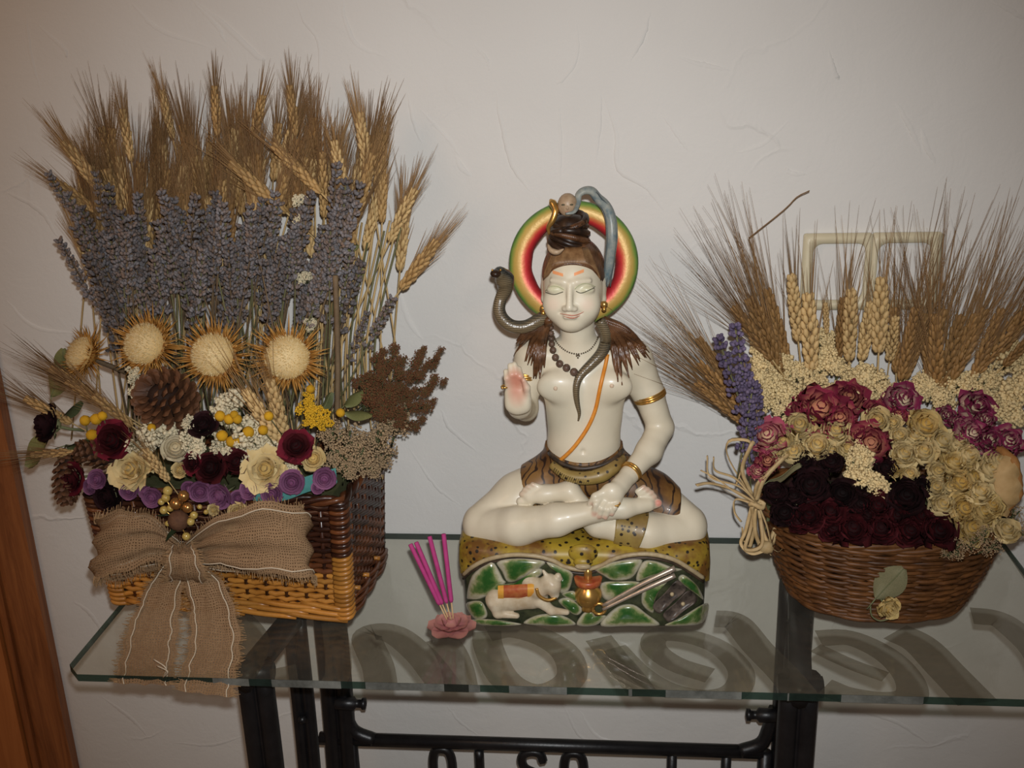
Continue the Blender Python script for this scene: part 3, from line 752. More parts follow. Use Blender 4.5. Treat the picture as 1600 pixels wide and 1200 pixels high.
# halo ring ----------------------------------------------------------------
hc_ = A(896, 412, -.145); pm = ppm(hc_)
ro, ri = 101/pm, 65/pm; hr_ = (ro+ri)/2; hw = (ro-ri)/2
G = []; TN = []
for t in np.linspace(0, 2*math.pi, 73)[:-1]:
    row = []; tn = []
    for u in np.linspace(0, 2*math.pi, 19)[:-1]:
        rr = hr_+hw*math.cos(u)*(1+.03*math.sin(60*t) if math.cos(u) < -.3 else 1); row.append(hc_+[rr*math.cos(t), .011*math.sin(u)+.012*math.sin(t), rr*math.sin(t)*.955]); tn.append(.5+.5*math.cos(u))
    G.append(row); TN.append(tn)
G.append(G[0]); TN.append(TN[0])
m = MB(); m.grid(np.array(G), col=np.array(TN), wrap=True); spart(m, 'halo_ring', 'halo_paint')
# earrings
for px, py in ((849, 482), (944, 476)):
    m = MB(); p = A(px, py, -.205); m.ball(p, (.0052, .0045, .0052), 10, 7); m.ball(p+[0, -.002, -.006], (.0036, .0034, .0036), 8, 6); spart(m, 'earring', 'gold')
# hair over the shoulders
def locks(start, ends, sag, seed):
    r = random.Random(seed); m = MB()
    for ex_, ey_ in ends:
        for k in range(3):
            e = (ex_+r.uniform(-5, 5), ey_+r.uniform(-6, 6)); s0 = (start[0]+r.uniform(-3, 3), start[1]+r.uniform(-2, 6))
            mid_ = ((s0[0]*.5+e[0]*.5)+sag[0]+r.uniform(-2, 2), (s0[1]*.55+e[1]*.45)+sag[1])
            P = sm(onbody([s0, mid_, e], .0006, 14), 3); m.tube(P, np.interp(np.linspace(0, 1, len(P)), [0, .35, .75, 1], [.0062, .0060, .0040, .0008]), 6, flat=.8)
    return m
spart(locks((856, 500), ((812, 540), (808, 552), (818, 560), (828, 566), (838, 572), (840, 586), (846, 570), (806, 538), (836, 592)), (-3, -4), 3), 'shoulder_hair', 'hair_brown')
spart(locks((945, 500), ((1008, 545), (1012, 558), (1000, 566), (990, 574), (984, 588), (976, 570), (966, 582), (1014, 548), (968, 598)), (4, -5), 4), 'shoulder_hair', 'hair_brown')
# snake ----------------------------------------------------------------------
def snake_tube(m, P, R, n=10, flat=1.0):
    t, N, B = frames(P); k0 = len(m.v); m.tube(P, R, n, flat=flat)
    tocam = -CF
    C_ = [float(np.clip(.5+1.6*(np.dot(nrm(np.array(m.v[k0+i*n+j])-P[i]), np.array([-.35, -.8, -.35]))-.25), 0, 1)) for i in range(len(P)) for j in range(n)]
    m.c[k0:] = C_
m = MB(); P = spline([A(777, 424, -.225), A(783, 428, -.215), A(789, 438, -.205), A(789, 452, -.20), A(782, 468, -.20), A(780, 485, -.205), A(787, 500, -.21), A(802, 510, -.212), A(822, 510, -.21), A(842, 500, -.205), A(858, 492, -.195), A(880, 492, -.165)], 56)
snake_tube(m, P, np.interp(np.linspace(0, 1, len(P)), [0, .04, .09, .16, .24, .34, .5, .8, 1], [.004, .0085, .0095, .0135, .0115, .0085, .0088, .0092, .009]), 12)
sn = spart(m, 'cobra', 'snake')
m = MB(); hd = A(776, 425, -.227)
m.ball(hd+[-.001, -.004, -.001], (.0075, .009, .0055), 10, 7); sub(m, 'cobra_snout', 'hair_dark', sn)
for dx in (-.005, .006):
    m = MB(); m.ball(hd+[dx, -.006, .004], .0016, 6, 4); sub(m, 'cobra_eye', 'gold', sn)
pts = [(938, 500), (945, 512), (948, 528), (943, 548), (930, 562), (915, 577), (903, 592), (899, 610), (903, 632), (906, 645), (904, 656)]
P = sm(onbody(pts, .004, 44), 3); m = MB()
snake_tube(m, P, np.interp(np.linspace(0, 1, len(P)), [0, .3, .5, .75, 1], [.0090, .0085, .0068, .0042, .0012]), 10); sub(m, 'cobra_tail', 'snake', sn)
# necklaces, thread, bangles -----------------------------------------------------
mala = MB(); P = spline([(861, 512), (862, 532), (866, 552), (877, 569), (899, 583)], 90)
prev = None; rr = .0040
for x, y in P:
    p = hit(x, y, .0045)
    if prev is None or np.linalg.norm(p-prev) > 2*rr*.96:
        mala.ball(p, rr, 9, 6); prev = p; rr = min(.0062, rr+.00022)
spart(mala, 'bead_necklace', 'mala_brown')
m = MB(); prev = None
for x, y in spline([(864, 518), (870, 535), (886, 549), (905, 553), (922, 546), (933, 530), (938, 512)], 160):
    p = hit(x, y, .0006)
    if prev is None or np.linalg.norm(p-prev) > .0031: m.ball(p, .0013, 6, 4); prev = p
for dx, dy in ((-2, 2), (2, 2), (0, 5), (0, 1)): m.ball(hit(903+dx, 554+dy, .0006), .0014, 6, 4)
spart(m, 'fine_chain', 'chain_dark')
pts = [(949, 554), (944, 580), (938, 605), (930, 640), (918, 668), (900, 695), (884, 712), (870, 723)]
P = sm(onbody(pts, .0004, 40), 2); m = MB(); m.tube(P, .0038, 8, flat=.35); t, N, B = frames(P)
m = MB(); up = np.array([hit(x-2.6, y-1.4, .0014) for x, y in spline(pts, 40)]); dn = np.array([hit(x+2.6, y+1.4, .0014) for x, y in spline(pts, 40)])
m.tube(sm((up+dn)/2, 2), .0030, 6); spart(m, 'sacred_thread', 'orange_paint')
def band(name, c, axis, r, w, mat='gold'):
    c = np.asarray(c); z = nrm(axis); x = nrm(np.cross(z, [0.1, 1, .2])); y = np.cross(z, x)
    m = MB()
    for o in (-w/2, w/2): m.tube([c+z*o+r*(math.cos(t)*x+math.sin(t)*y) for t in np.linspace(0, 2*math.pi, 28, endpoint=False)], .0021, 6, closed=True)
    m.tube([c+r*.99*(math.cos(t)*x+math.sin(t)*y) for t in np.linspace(0, 2*math.pi, 28, endpoint=False)], w*.42, 6, closed=True, flat=1)
    return spart(m, name, mat)
band('arm_band', A(1015, 618, -.163), A(1032, 668, -.165)-A(1012, 612, -.162), .0222, .0065)
band('arm_band', A(821, 585, -.171), A(822, 640, -.18)-A(828, 556, -.17), .0210, .0065)
band('bangle', A(986, 737, -.231), A(983, 742, -.235)-A(1014, 705, -.195), .0145, .004)
m = MB(); p = A(789, 604, -.263); m.tube([p+[.0048*math.cos(t), .0048*math.sin(t), .0] for t in np.linspace(0, 2*math.pi, 14, endpoint=False)], .0014, 5, closed=True); m.ball(p+[-.003, -.0055, 0], .0022, 6, 4); spart(m, 'finger_ring', 'gold')
m = MB(); p = A(963, 788, -.283); m.tube([p+[.0050*math.cos(t), .0050*math.sin(t), .0015*math.cos(t)] for t in np.linspace(0, 2*math.pi, 14, endpoint=False)], .0012, 5, closed=True); m.ball(p+[.002, -.0052, 0], .002, 6, 4); spart(m, 'finger_ring', 'gold')
# tiger-skin wrap ----------------------------------------------------------------
tf = Field((.54, -.275, T+.08), (.88, -.10, T+.32), .0018); o = .0032
tf.group([f_ell(A(912, 742, -.172), (.060+o, .046+o, .040+o)), f_ell(A(912, 697, -.176), (.0535+o, .043+o, .045+o)), f_ell(A(913, 648, -.176), (.0545+o, .040+o, .048+o))], .022, 0)
tf.group(chain([A(872, 745, -.170), A(818, 773, -.187)], [.040+o, .0365+o]), .012, .016)
tf.group(chain([A(952, 745, -.170), A(1015, 778, -.190), A(1046, 798, -.203)], [.040+o, .036+o, .032+o]), .012, .016)
zb0, zb1 = A(911, 727, -.225)[2], A(850, 701, -.19)[2]; xb = A(911, 727, -.225)[0]
lx0, rx0 = A(812, 770, -.20)[0], A(1058, 800, -.20)[0]
def belt(X, Y, Z):
    top_ = Z-(zb0+(zb1-zb0)*np.minimum(((X-xb)/.058)**2, 1.6)+.10*(Y+.225))
    left = (lx0+.012)-X-.35*(Z-A(812, 770, -.2)[2])
    right = X-(rx0)-.15*(Z-A(1058, 800, -.2)[2])
    return np.maximum(top_, np.maximum(left, right))
tf.clip(belt)
sdf_obj('tiger_skin_wrap', tf, 'tiger_paint', statue, 1); del tf
P = [A(px, py, Y) for px, py, Y in ((857, 704, -.178), (861, 711, -.205), (874, 722, -.222), (895, 730, -.229), (915, 732, -.231), (940, 727, -.228), (960, 717, -.220), (970, 708, -.206), (972, 703, -.180))]
m = MB(); m.tube(spline(P, 40), .0034, 7); spart(m, 'waist_cord', 'fur_dark')
P = [A(px, py, Y) for px, py, Y in ((862, 726, -.222), (885, 742, -.234), (912, 747, -.238), (940, 742, -.236), (962, 728, -.226), (972, 716, -.205))]
m = MB(); Q = spline(P, 40); m.tube(Q, np.interp(np.linspace(0, 1, len(Q)), [0, .3, .6, 1], [.006, .0095, .011, .007]), 9); spart(m, 'waist_roll', 'tiger_yellow')
m = MB()
for i in range(2, 40, 1):
    q = Q[i]; m.spike(q+[0, -.0085, .003], q+[-.004, -.0105, -.006], .0007, 3)
spart(m, 'roll_fur', 'fur_dark')
# patch of skin over the near shin
pf = Field(A(935, 885, -.30), A(1015, 770, -.19), .0014)
pf.group(chain([A(1074, 826, -.220), A(1010, 832, -.246), A(935, 818, -.254)], [.0305, .0295, .0212]), .010, 0)
xa, xb2 = A(958, 820, -.265)[0], A(998, 820, -.265)[0]
pf.clip(lambda X, Y, Z: np.maximum(np.maximum(xa+.10*(Z-T-.12)-X, X-xb2-.35*(Z-T-.12)), Y+.232))
sdf_obj('skin_patch', pf, 'tiger_yellow', statue, 1); del pf

# base ---------------------------------------------------------------------------
BW, BD, BCY = .1770, .082, -.20
def plan(th, s=1.0, e=5.0):
    c_, s_ = math.cos(th), math.sin(th); k = (abs(c_)**e+abs(s_)**e)**(-1/e)
    return SX+BW*s*k*c_, BCY+BD*s*k*s_
def fy(x, e=5.0):
    u = min(abs((x-SX)/BW), .999); return BCY-BD*(1-u**e)**(1/e)
m = MB(); rows = []
for z, s in ((0, .97), (.006, .99), (.05, .995), (.10, .99), (.112, .97)):
    rows.append([(*plan(t, s), T+z) for t in np.linspace(0, 2*math.pi, 97)[:-1]])
m.grid(np.array(rows), wrap=True); m.add(rows[0], [tuple(range(95, -1, -1))]); base_o = spart(m, 'rock_base', 'stone_gap')
def onfront(px, py, off=0.0):
    Y = -.28
    for _ in range(4): p = at(px, py, Y); Y = fy(p[0])-off
    return at(px, py, Y)
EDGE = [(719, 908), (724, 898), (738, 886), (762, 874), (800, 867), (838, 869), (864, 876), (884, 886), (912, 890), (938, 884), (960, 873), (985, 867), (1018, 866), (1052, 874), (1080, 890), (1099, 903), (1104, 910)]
ex = np.array([onfront(*q)[0] for q in EDGE]); ez = np.array([onfront(*q)[2] for q in EDGE])
m = MB(); rows = [[], [], [], [], [], [], [], []]
for t in np.linspace(0, 2*math.pi, 145)[:-1]:
    x, y = plan(t); zl = float(np.interp(x, ex, ez)) if y < BCY else T+.055+.012*math.sin(5*t)
    if y >= BCY-.05 and y < BCY: w = (BCY-y)/.05; zl = zl*w+(T+.07)*(1-w)
    for row, (s, z) in zip(rows, ((1.005, zl), (1.028, zl+.003), (1.030, (zl+T+.108)/2), (1.018, T+.110), (.985, T+.1185), (.80, T+.123), (.45, T+.127), (.02, T+.128))):
        row.append((*plan(t, s), max(z, zl) if s > 1.01 else z))
m.grid(np.array(rows), wrap=True); pel = spart(m, 'leopard_pelt', 'leopard_paint')
E2 = [e for e in EDGE if 724 <= e[0] <= 1099]; P = spline([onfront(x, y, .0045) for x, y in E2], 64); m = MB(); m.tube(P, .0034, 7); sub(m, 'pelt_rim', 'fur_rim', pel)
m = MB(); P = spline([onfront(x, y+6, .002) for x, y in E2], 64); m.tube(P, .0022, 6); sub(m, 'pelt_hem', 'fur_dark', pel)
# the pelt's head in the middle
m = MB(); p = onfront(911, 872, .012); m.ball(p+[0, .007, .004], (.021, .008, .014), 14, 9); m.ball(p+[0, .002, -.007], (.014, .007, .008), 10, 7); hd_ = sub(m, 'pelt_head', 'leopard_paint', pel)
m = MB(); m.ball(p+[0, -.004, -.011], (.012, .005, .0045), 10, 6); sub(m, 'pelt_muzzle', 'fur_rim', pel)
Zm = lambda x, y: (700+.26875*x, 700+.26875*y)
ST = [[(110, 860), (140, 740), (230, 670), (270, 670), (320, 760), (330, 790), (210, 870), (130, 880)], [(285, 660), (400, 640), (560, 655), (545, 690), (430, 760), (350, 780), (315, 720)],
      [(570, 660), (640, 680), (720, 720), (725, 760), (700, 830), (650, 840), (660, 740), (600, 700)], [(105, 905), (190, 890), (228, 950), (218, 990), (150, 990)],
      [(440, 1020), (520, 970), (640, 965), (720, 1000), (735, 1030), (600, 1035)], [(640, 890), (700, 870), (780, 930), (760, 970), (715, 960)], [(750, 1030), (780, 965), (830, 940), (860, 975), (920, 975), (860, 1030)],
      [(930, 965), (1000, 915), (1080, 910), (1150, 960), (1230, 1030), (1050, 1035), (890, 1035)], [(1260, 1030), (1350, 985), (1500, 900), (1510, 960), (1470, 1020), (1350, 1035)],
      [(850, 700), (960, 660), (1120, 645), (1110, 700), (1060, 760), (960, 770), (900, 740)], [(1130, 665), (1200, 655), (1300, 690), (1360, 710), (1200, 745), (1095, 772)],
      [(890, 785), (1000, 775), (1090, 775), (1130, 795), (1060, 850), (960, 890), (900, 870)], [(1150, 800), (1280, 765), (1230, 830), (1200, 900), (1190, 960), (1125, 900)],
      [(1370, 735), (1450, 800), (1485, 880), (1440, 850), (1340, 770)], [(130, 1000), (260, 995), (420, 1020), (380, 1034), (200, 1030)], [(230, 800), (340, 790), (430, 770), (520, 700), (540, 740), (300, 900), (240, 900)],
      [(660, 850), (730, 830), (760, 880), (730, 890)]]
for poly in ST:
    Q = spline([Zm(*q) for q in poly], 28, closed=True); c_ = Q.mean(0); m = MB(); rows = []; tn = []
    for s, off, tt in ((1.0, .000, .0), (.97, .0035, .05), (.88, .0062, .35), (.6, .0085, .75), (.25, .0095, .9), (.02, .0095, .9)):
        rows.append([onfront(*(c_+(q-c_)*s), off) for q in Q]); tn.append([tt]*len(Q))
    m.grid(np.array(rows), col=np.array(tn), wrap=True); sub(m, 'stone', 'stone_green', base_o)
# reclining bull
q = lambda zx, zy, off: onfront(*Zm(zx, zy), off)
lo = q(180, 1040, .03); hi = q(760, 680, -.01)
f_ = Field((lo[0], -.312, T), (hi[0], -.262, T+.11), .0011)
f_.group([f_ell(q(370, 880, .006), (.036, .012, .017)), f_ell(q(285, 890, .006), (.015, .011, .018)), f_ell(q(500, 850, .006), (.020, .012, .022)), f_ell(q(480, 780, .006), (.012, .008, .010))], .008, 0)
f_.group(chain([q(530, 820, .010), q(590, 780, .013), q(610, 800, .016), q(620, 850, .016)], [.013, .011, .0105, .0068]), .006, .006)
f_.group(chain([q(540, 890, .010), q(600, 945, .012), q(690, 955, .010)], [.010, .006, .0042]), .004, .004)
f_.group(chain([q(280, 900, .010), q(290, 960, .012), q(400, 975, .010)], [.012, .007, .0042]), .004, .004)
f_.group([f_cone(q(575, 745, .013), q(555, 715, .012), .004, .0022), f_cone(q(640, 745, .013), q(655, 760, .012), .005, .003)], .002, .002)
bull, _, _ = sdf_obj('bull', f_, 'bull_paint', base_o, 1); bull.location = (0, 0, 0); del f_
bull_fix = np.array(base_o.location)
m = MB(); rows = []
for t in np.linspace(0, 1, 9):
    rows.append([q(290+210*t, 800+95*s-12*t+0, .006+.0145*math.sin(math.pi*(.18+.70*s))) for s in np.linspace(0, 1.15, 7)])
m.grid(np.array(rows)); sub(m, 'saddle_cloth', 'cloth_red', bull)
for t0, t1 in ((0, .16), (.82, 1.0)):
    m = MB(); m.grid(np.array([[q(290+210*t, 800+95*s-12*t, .0072+.0145*math.sin(math.pi*(.18+.70*s))) for s in np.linspace(0, 1.15, 7)] for t in np.linspace(t0, t1, 3)])); sub(m, 'cloth_border', 'cloth_orange', bull)
m = MB(); m.grid(np.array([[q(290+210*t, 800+95*s-12*t, .0075+.0145*math.sin(math.pi*(.18+.70*s))) for s in np.linspace(.85, 1.2, 4)] for t in np.linspace(0, 1, 9)])); sub(m, 'cloth_border', 'cloth_orange', bull)
m = MB(); P = spline([q(515, 815, .021), q(530, 860, .024), q(580, 885, .024), q(630, 870, .020)], 18); m.tube(P, .0028, 6); sub(m, 'bull_collar', 'gold', bull)
# pot
pc = q(815, 850, .004); m = MB()
m.lathe([(.0, -.019), (.008, -.0185), (.0165, -.012), (.0195, -.002), (.0185, .006), (.0125, .013), (.0105, .016)], 18, pc); pot = sub(m, 'water_pot', 'gold', base_o)
m = MB(); m.lathe([(.0105, .014), (.0185, .018), (.0200, .027), (.0170, .0275), (.0, .024)], 18, pc); sub(m, 'pot_collar', 'cloth_red', pot)
m = MB(); m.lathe([(.0055, .024), (.0060, .036), (.0035, .042), (0, .043)], 12, pc); sub(m, 'pot_spout', 'gold', pot)
m = MB(); m.lathe([(.006, -.026), (.010, -.024), (.008, -.018)], 14, pc); sub(m, 'pot_foot', 'gold', pot)
# tongs
tg = MB()
a0, a1 = q(890, 925, .014), q(1330, 705, .012)
for dy in (-16, 22):
    tg.tube(spline([q(900, 925+dy*.6, .015), q(1140, 800+dy, .015), q(1320, 715+dy*1.1, .013)], 16), np.interp(np.linspace(0, 1, 17), [0, .5, 1], [.0026, .0032, .0042]), 7)
to = sub(tg, 'tongs', 'silver_gold', base_o)
rc = q(878, 935, .014); m = MB(); m.tube([rc+[.0085*math.cos(t), 0, .0085*math.sin(t)] for t in np.linspace(0, 2*math.pi, 20, endpoint=False)], .0026, 6, closed=True); sub(m, 'tongs_ring', 'gold', to)
# pair of sandals
for c0, c1, w in (((1215, 935), (1355, 800), 42), ((1275, 985), (1420, 860), 42)):
    c0, c1 = np.array(c0, float), np.array(c1, float); d = (c1-c0)/np.linalg.norm(c1-c0); nn = np.array([-d[1], d[0]]); L_ = np.linalg.norm(c1-c0)
    out_ = [c0-d*18, c0+nn*w*.8, c0+d*L_*.5+nn*w*.85, c1+nn*w, c1+d*16, c1-nn*w, c0+d*L_*.5-nn*w*.85, c0-nn*w*.8]
    Q = spline(out_, 32, closed=True); cc = Q.mean(0); m = MB()
    m.grid(np.array([[q(*(cc+(k_-cc)*s), off) for k_ in Q] for s, off in ((1.0, .002), (.98, .009), (.85, .010), (.78, .0075), (.02, .008))]), wrap=True); sd_ = sub(m, 'sandal', 'sandal_dark', base_o)
    m = MB(); m.ball(q(*(cc+d*25), .011), (.0032, .003, .0032), 8, 5); sub(m, 'toe_knob', 'fur_rim', sd_)
# ================================================================== materials of the dried flowers
simple('wicker_gold', (.33, .125, .018, 1), (.50, .22, .042, 1), 30, .35, rnd=.22, spec=.5)
simple('wicker_dark', (.016, .006, .004, 1), (.06, .018, .008, 1), 30, .28, rnd=.3, spec=.6)
simple('wicker_red', (.075, .022, .008, 1), (.15, .05, .016, 1), 30, .32, rnd=.3, spec=.5)
simple('wicker_brown', (.062, .024, .008, 1), (.145, .058, .017, 1), 40, .45, rnd=.3)
simple('liner', (.02, .009, .005, 1), (.035, .016, .008, 1), 20, .8)
simple('foam', (.05, .06, .02, 1), (.09, .09, .04, 1), 90, .9)
simple('wheat_ear', (.36, .21, .075, 1), (.50, .32, .13, 1), 60, .6, rnd=.15)
simple('wheat_pale', (.50, .33, .14, 1), (.60, .42, .19, 1), 60, .6, rnd=.12)
simple('wheat_brown', (.22, .115, .038, 1), (.36, .20, .07, 1), 60, .6, rnd=.2)
simple('awn', (.26, .145, .055, 1), (.34, .20, .085, 1), 20, .6, rnd=.25)
simple('awn_brown', (.20, .11, .045, 1), (.28, .16, .07, 1), 20, .6, rnd=.25)
simple('straw', (.40, .27, .11, 1), (.52, .36, .16, 1), 20, .6, rnd=.15)
simple('lavender_grey', (.125, .116, .120, 1), (.21, .195, .20, 1), 70, .9, tone=(.17, .115, .085, 1), rnd=.25)
simple('lavender_purple', (.10, .075, .135, 1), (.17, .13, .20, 1), 70, .8, tone=(.08, .06, .11, 1), rnd=.2)
simple('stem_green', (.10, .10, .04, 1), (.17, .15, .07, 1), 40, .7, rnd=.2)
simple('stem_brown', (.10, .065, .035, 1), (.18, .12, .065, 1), 40, .7, rnd=.2)
simple('thistle_fluff', (.46, .29, .09, 1), (.56, .38, .14, 1), 60, .85, tone=(.66, .53, .30, 1))
simple('thistle_spine', (.30, .105, .016, 1), (.46, .19, .035, 1), 60, .45, tone=(.52, .29, .075, 1))
simple('cone_scale', (.035, .014, .007, 1), (.085, .035, .015, 1), 60, .6, tone=(.13, .055, .024, 1))
simple('cone_core', (.02, .009, .005, 1), (.03, .012, .006, 1), 60, .8)
def petal_mat(name, c_in, c_out, rnd=.12, rough=.75):
    n = NT(name); v = n.coord('Object')
    t = n.math('ADD', n.tone(), n.math('MULTIPLY', n.math('SUBTRACT', n.noise(v, 55, 4), .5), .7))
    c = n.ramp(t, [(.1, c_in), (.85, c_out)])
    h = n.new('ShaderNodeHueSaturation'); n.link(c, h.inputs['Color']); n.link(n.math('ADD', n.math('MULTIPLY', n.rnd(), 2*rnd), 1-rnd), h.inputs['Value'])
    n.col(h.outputs[0]); n.set(Roughness=rough, Specular_IOR_Level=.15); n.bump(n.noise(v, 130, 4), .35, .0015)
petal_mat('petal_black', (.007, .003, .003, 1), (.019, .005, .006, 1), .3)
petal_mat('petal_dark', (.013, .0025, .003, 1), (.050, .005, .007, 1), .4)
petal_mat('petal_red', (.030, .004, .008, 1), (.12, .008, .018, 1), .25)
petal_mat('petal_cream', (.52, .35, .115, 1), (.66, .51, .25, 1))
petal_mat('petal_yellow', (.46, .28, .065, 1), (.58, .42, .17, 1), .15)
petal_mat('petal_white', (.56, .46, .28, 1), (.68, .60, .42, 1))
petal_mat('petal_magenta', (.44, .18, .10, 1), (.17, .014, .035, 1), .3)
petal_mat('petal_pinkwhite', (.60, .46, .30, 1), (.20, .020, .065, 1), .2)
petal_mat('petal_pink', (.52, .34, .20, 1), (.34, .06, .10, 1), .2)
petal_mat('petal_purple', (.17, .055, .125, 1), (.235, .095, .18, 1), .15)
simple('sepal', (.13, .14, .06, 1), (.22, .22, .11, 1), 60, .8, rnd=.2)
simple('statice_white', (.60, .52, .34, 1), (.70, .62, .44, 1), 80, .85, rnd=.1, tone=(.62, .54, .36, 1))
simple('statice_cream', (.64, .48, .23, 1), (.74, .59, .32, 1), 80, .85, rnd=.08, tone=(.68, .53, .28, 1))
simple('twig_green', (.045, .055, .02, 1), (.08, .09, .035, 1), 60, .8)
simple('billy_yellow', (.60, .30, .008, 1), (.70, .40, .02, 1), 200, .8, bump=.5, rnd=.15, bscale=500)
simple('yarrow_yellow', (.58, .32, .01, 1), (.68, .42, .03, 1), 200, .85)
simple('leaf_olive', (.13, .135, .04, 1), (.22, .21, .08, 1), 40, .6, rnd=.15)
simple('leaf_green', (.06, .075, .03, 1), (.11, .12, .05, 1), 40, .65, rnd=.15)
simple('leaf_greygreen', (.13, .125, .065, 1), (.19, .17, .09, 1), 40, .65, rnd=.1)
simple('rumex', (.10, .025, .012, 1), (.20, .06, .025, 1), 60, .8, tone=(.10, .09, .03, 1))
simple('moss_beige', (.34, .225, .12, 1), (.47, .34, .20, 1), 60, .9, tone=(.32, .22, .125, 1))
simple('teal_felt', (.06, .22, .20, 1), (.09, .28, .26, 1), 60, .9)
simple('berry_gold', (.42, .20, .06, 1), (.55, .30, .10, 1), 60, .25, metallic=.8)
simple('bead_glass', (.34, .22, .045, 1), (.52, .38, .11, 1), 120, .12, spec=.8)
simple('knob_brown', (.08, .035, .018, 1), (.13, .06, .03, 1), 120, .8, bump=.5)
simple('leaf_dark', (.008, .016, .006, 1), (.02, .03, .012, 1), 40, .4)
simple('thread_white', (.55, .46, .34, 1), (.66, .56, .42, 1), 100, .8)
simple('jute', (.30, .18, .085, 1), (.42, .27, .14, 1), 100, .85)
# open-weave burlap: threads by the ribbon's own uv, gaps between them are holes
n = NT('burlap'); uvn = n.new('ShaderNodeUVMap'); sx = n.new('ShaderNodeSeparateXYZ'); nz = n.new('ShaderNodeTexNoise'); nz.inputs['Scale'].default_value = 30
wob = n.new('ShaderNodeMixRGB'); wob.blend_type = 'ADD'; wob.inputs[0].default_value = .012
n.link(uvn.outputs[0], nz.inputs['Vector']); n.link(uvn.outputs[0], wob.inputs[1]); n.link(nz.outputs['Color'], wob.inputs[2]); n.link(wob.outputs[0], sx.inputs[0])
def thr(ax, freq):
    a = n.math('MULTIPLY', sx.outputs[ax], freq); return n.math('ABSOLUTE', n.math('SUBTRACT', n.math('FRACT', a), .5))
tu, tv = thr(0, 290), thr(1, 290)          # uv are metres: 290 threads per metre
au = n.math('LESS_THAN', tu, .33); av = n.math('LESS_THAN', tv, .33); alpha = n.math('MAXIMUM', au, av)
hgt = n.math('MAXIMUM', n.math('SUBTRACT', .5, tu), n.math('SUBTRACT', .5, tv))
v = n.coord('Object'); n.col(n.mix(n.noise(v, 300, 2), (.17, .098, .050, 1), (.35, .225, .125, 1)))
n.link(alpha, n.b.inputs['Alpha']); n.set(Roughness=.9, Specular_IOR_Level=.1); n.bump(hgt, .6, .001)

# ================================================================== prototypes
def wheat_proto(name, seed, L=.078, awn=.11, nawn=44, spread=.30, wid=1.0, ear='wheat_ear', am='awn', bend=.0, label='', group='', stem=.34, ar=1.0):
    r = random.Random(seed)
    t = thing(name, label, 'wheat', world=False, group=group)
    m = MB(); a = MB(); N = 11
    for k in range(N):
        f = k/(N-1); z = L*f*.95; w = wid*(.0062*math.sin(math.pi*(.20+.66*f))+.0012)
        for j in range(4):
            ang = j*math.pi/2+(k % 2)*math.pi/4+r.uniform(-.2, .2); tilt = .34
            d = nrm([math.cos(ang)*tilt, math.sin(ang)*tilt*.8, 1]); c = np.array([math.cos(ang)*w*.75, math.sin(ang)*w*.55, z+.004])
            x = nrm(np.cross(d, [.3, .9, .1])); y = np.cross(d, x)
            m.ball(c, (.0028*wid, .0028*wid, .0072), 6, 4, R=np.array([x, y, d]).T)
    for k in range(nawn):
        f = r.random(); ang = r.uniform(0, 2*math.pi); sp_ = spread*(r.random()**.6)*(1-.35*f)
        p0 = np.array([math.cos(ang)*.004, math.sin(ang)*.003, L*f*.92]); d = nrm([math.cos(ang)*sp_, math.sin(ang)*sp_, 1]); ln = awn*r.uniform(.6, 1.05)
        p1 = p0+d*ln*.5; p2 = p0+d*ln+np.array([math.cos(ang), math.sin(ang), 0])*ln*.04*r.uniform(-1, 1.6)
        a.tube([p0, p1, p2], [.00062*ar, .00045*ar, .00012], 3, cap=False)
    m.build('ear', ear, t); a.build('awns', am, t)
    s = MB(); s.tube(spline([(0, 0, .004), (bend*.25, 0, -.05), (bend, 0, -stem)], 8), [.0013]*9 if False else .0013, 5); s.build('stem', 'straw', t)
    return t
GW = 'bearded wheat stalks standing in the rectangular basket'
LW = 'tan bearded wheat stalk standing behind the lavender in the rectangular basket'
WP = [wheat_proto('wheat_stalk', 11+i, L=.074+.006*(i % 3), awn=.080+.014*(i % 3), nawn=58, spread=.20+.05*(i % 2), wid=1.05, ear=('wheat_ear', 'wheat_brown', 'wheat_ear', 'wheat_pale')[i], am=('awn', 'awn_brown', 'awn_brown', 'awn')[i], label=LW, group=GW) for i in range(4)]
WS = wheat_proto('wheat_stalk', 19, L=.078, awn=.085, nawn=40, spread=.24, wid=1.1, label='tan wheat ear drooping sideways across the upright wheat in the rectangular basket', group='drooping wheat ears', stem=.03)
def lav_proto(seed, mat, label, group, L=.085, wid=1.0, stem=.2):
    r = random.Random(seed); t = thing('lavender_sprig', label, 'lavender', world=False, group=group)
    m = MB(); N = 9
    for k in range(N):
        f = k/(N-1); z = L*(f**.9); w = wid*(.0062-.0026*f) if k not in (1,) else .001
        for j in range(10):
            ang = 2*math.pi*j/10+r.uniform(-.3, .3); q = w*r.uniform(.7, 1.2)
            c = np.array([math.cos(ang)*q, math.sin(ang)*q, z+r.uniform(-.003, .003)]); d = nrm([math.cos(ang), math.sin(ang), 1.1]); x = nrm(np.cross(d, [.2, .3, .9])); y = np.cross(d, x)
            m.ball(c, (.0019*wid, .0019*wid, .0038), 5, 4, R=np.array([x, y, d]).T, col=r.random()**2)
    m.build('flower_spike', mat, t)
    s = MB(); s.tube([(0, 0, L*.95), (.001, 0, .03), (0, .001, -.05), (0, 0, -stem)], .0013, 5)
    s.build('stem', 'stem_green' if seed % 2 else 'stem_brown', t); return t
LL = 'grey-blue dried lavender sprig in the rectangular basket'
LVP = [lav_proto(31+i, 'lavender_grey', LL, 'lavender sprigs in the rectangular basket', L=.085+.010*(i % 2), wid=1.3) for i in range(4)]

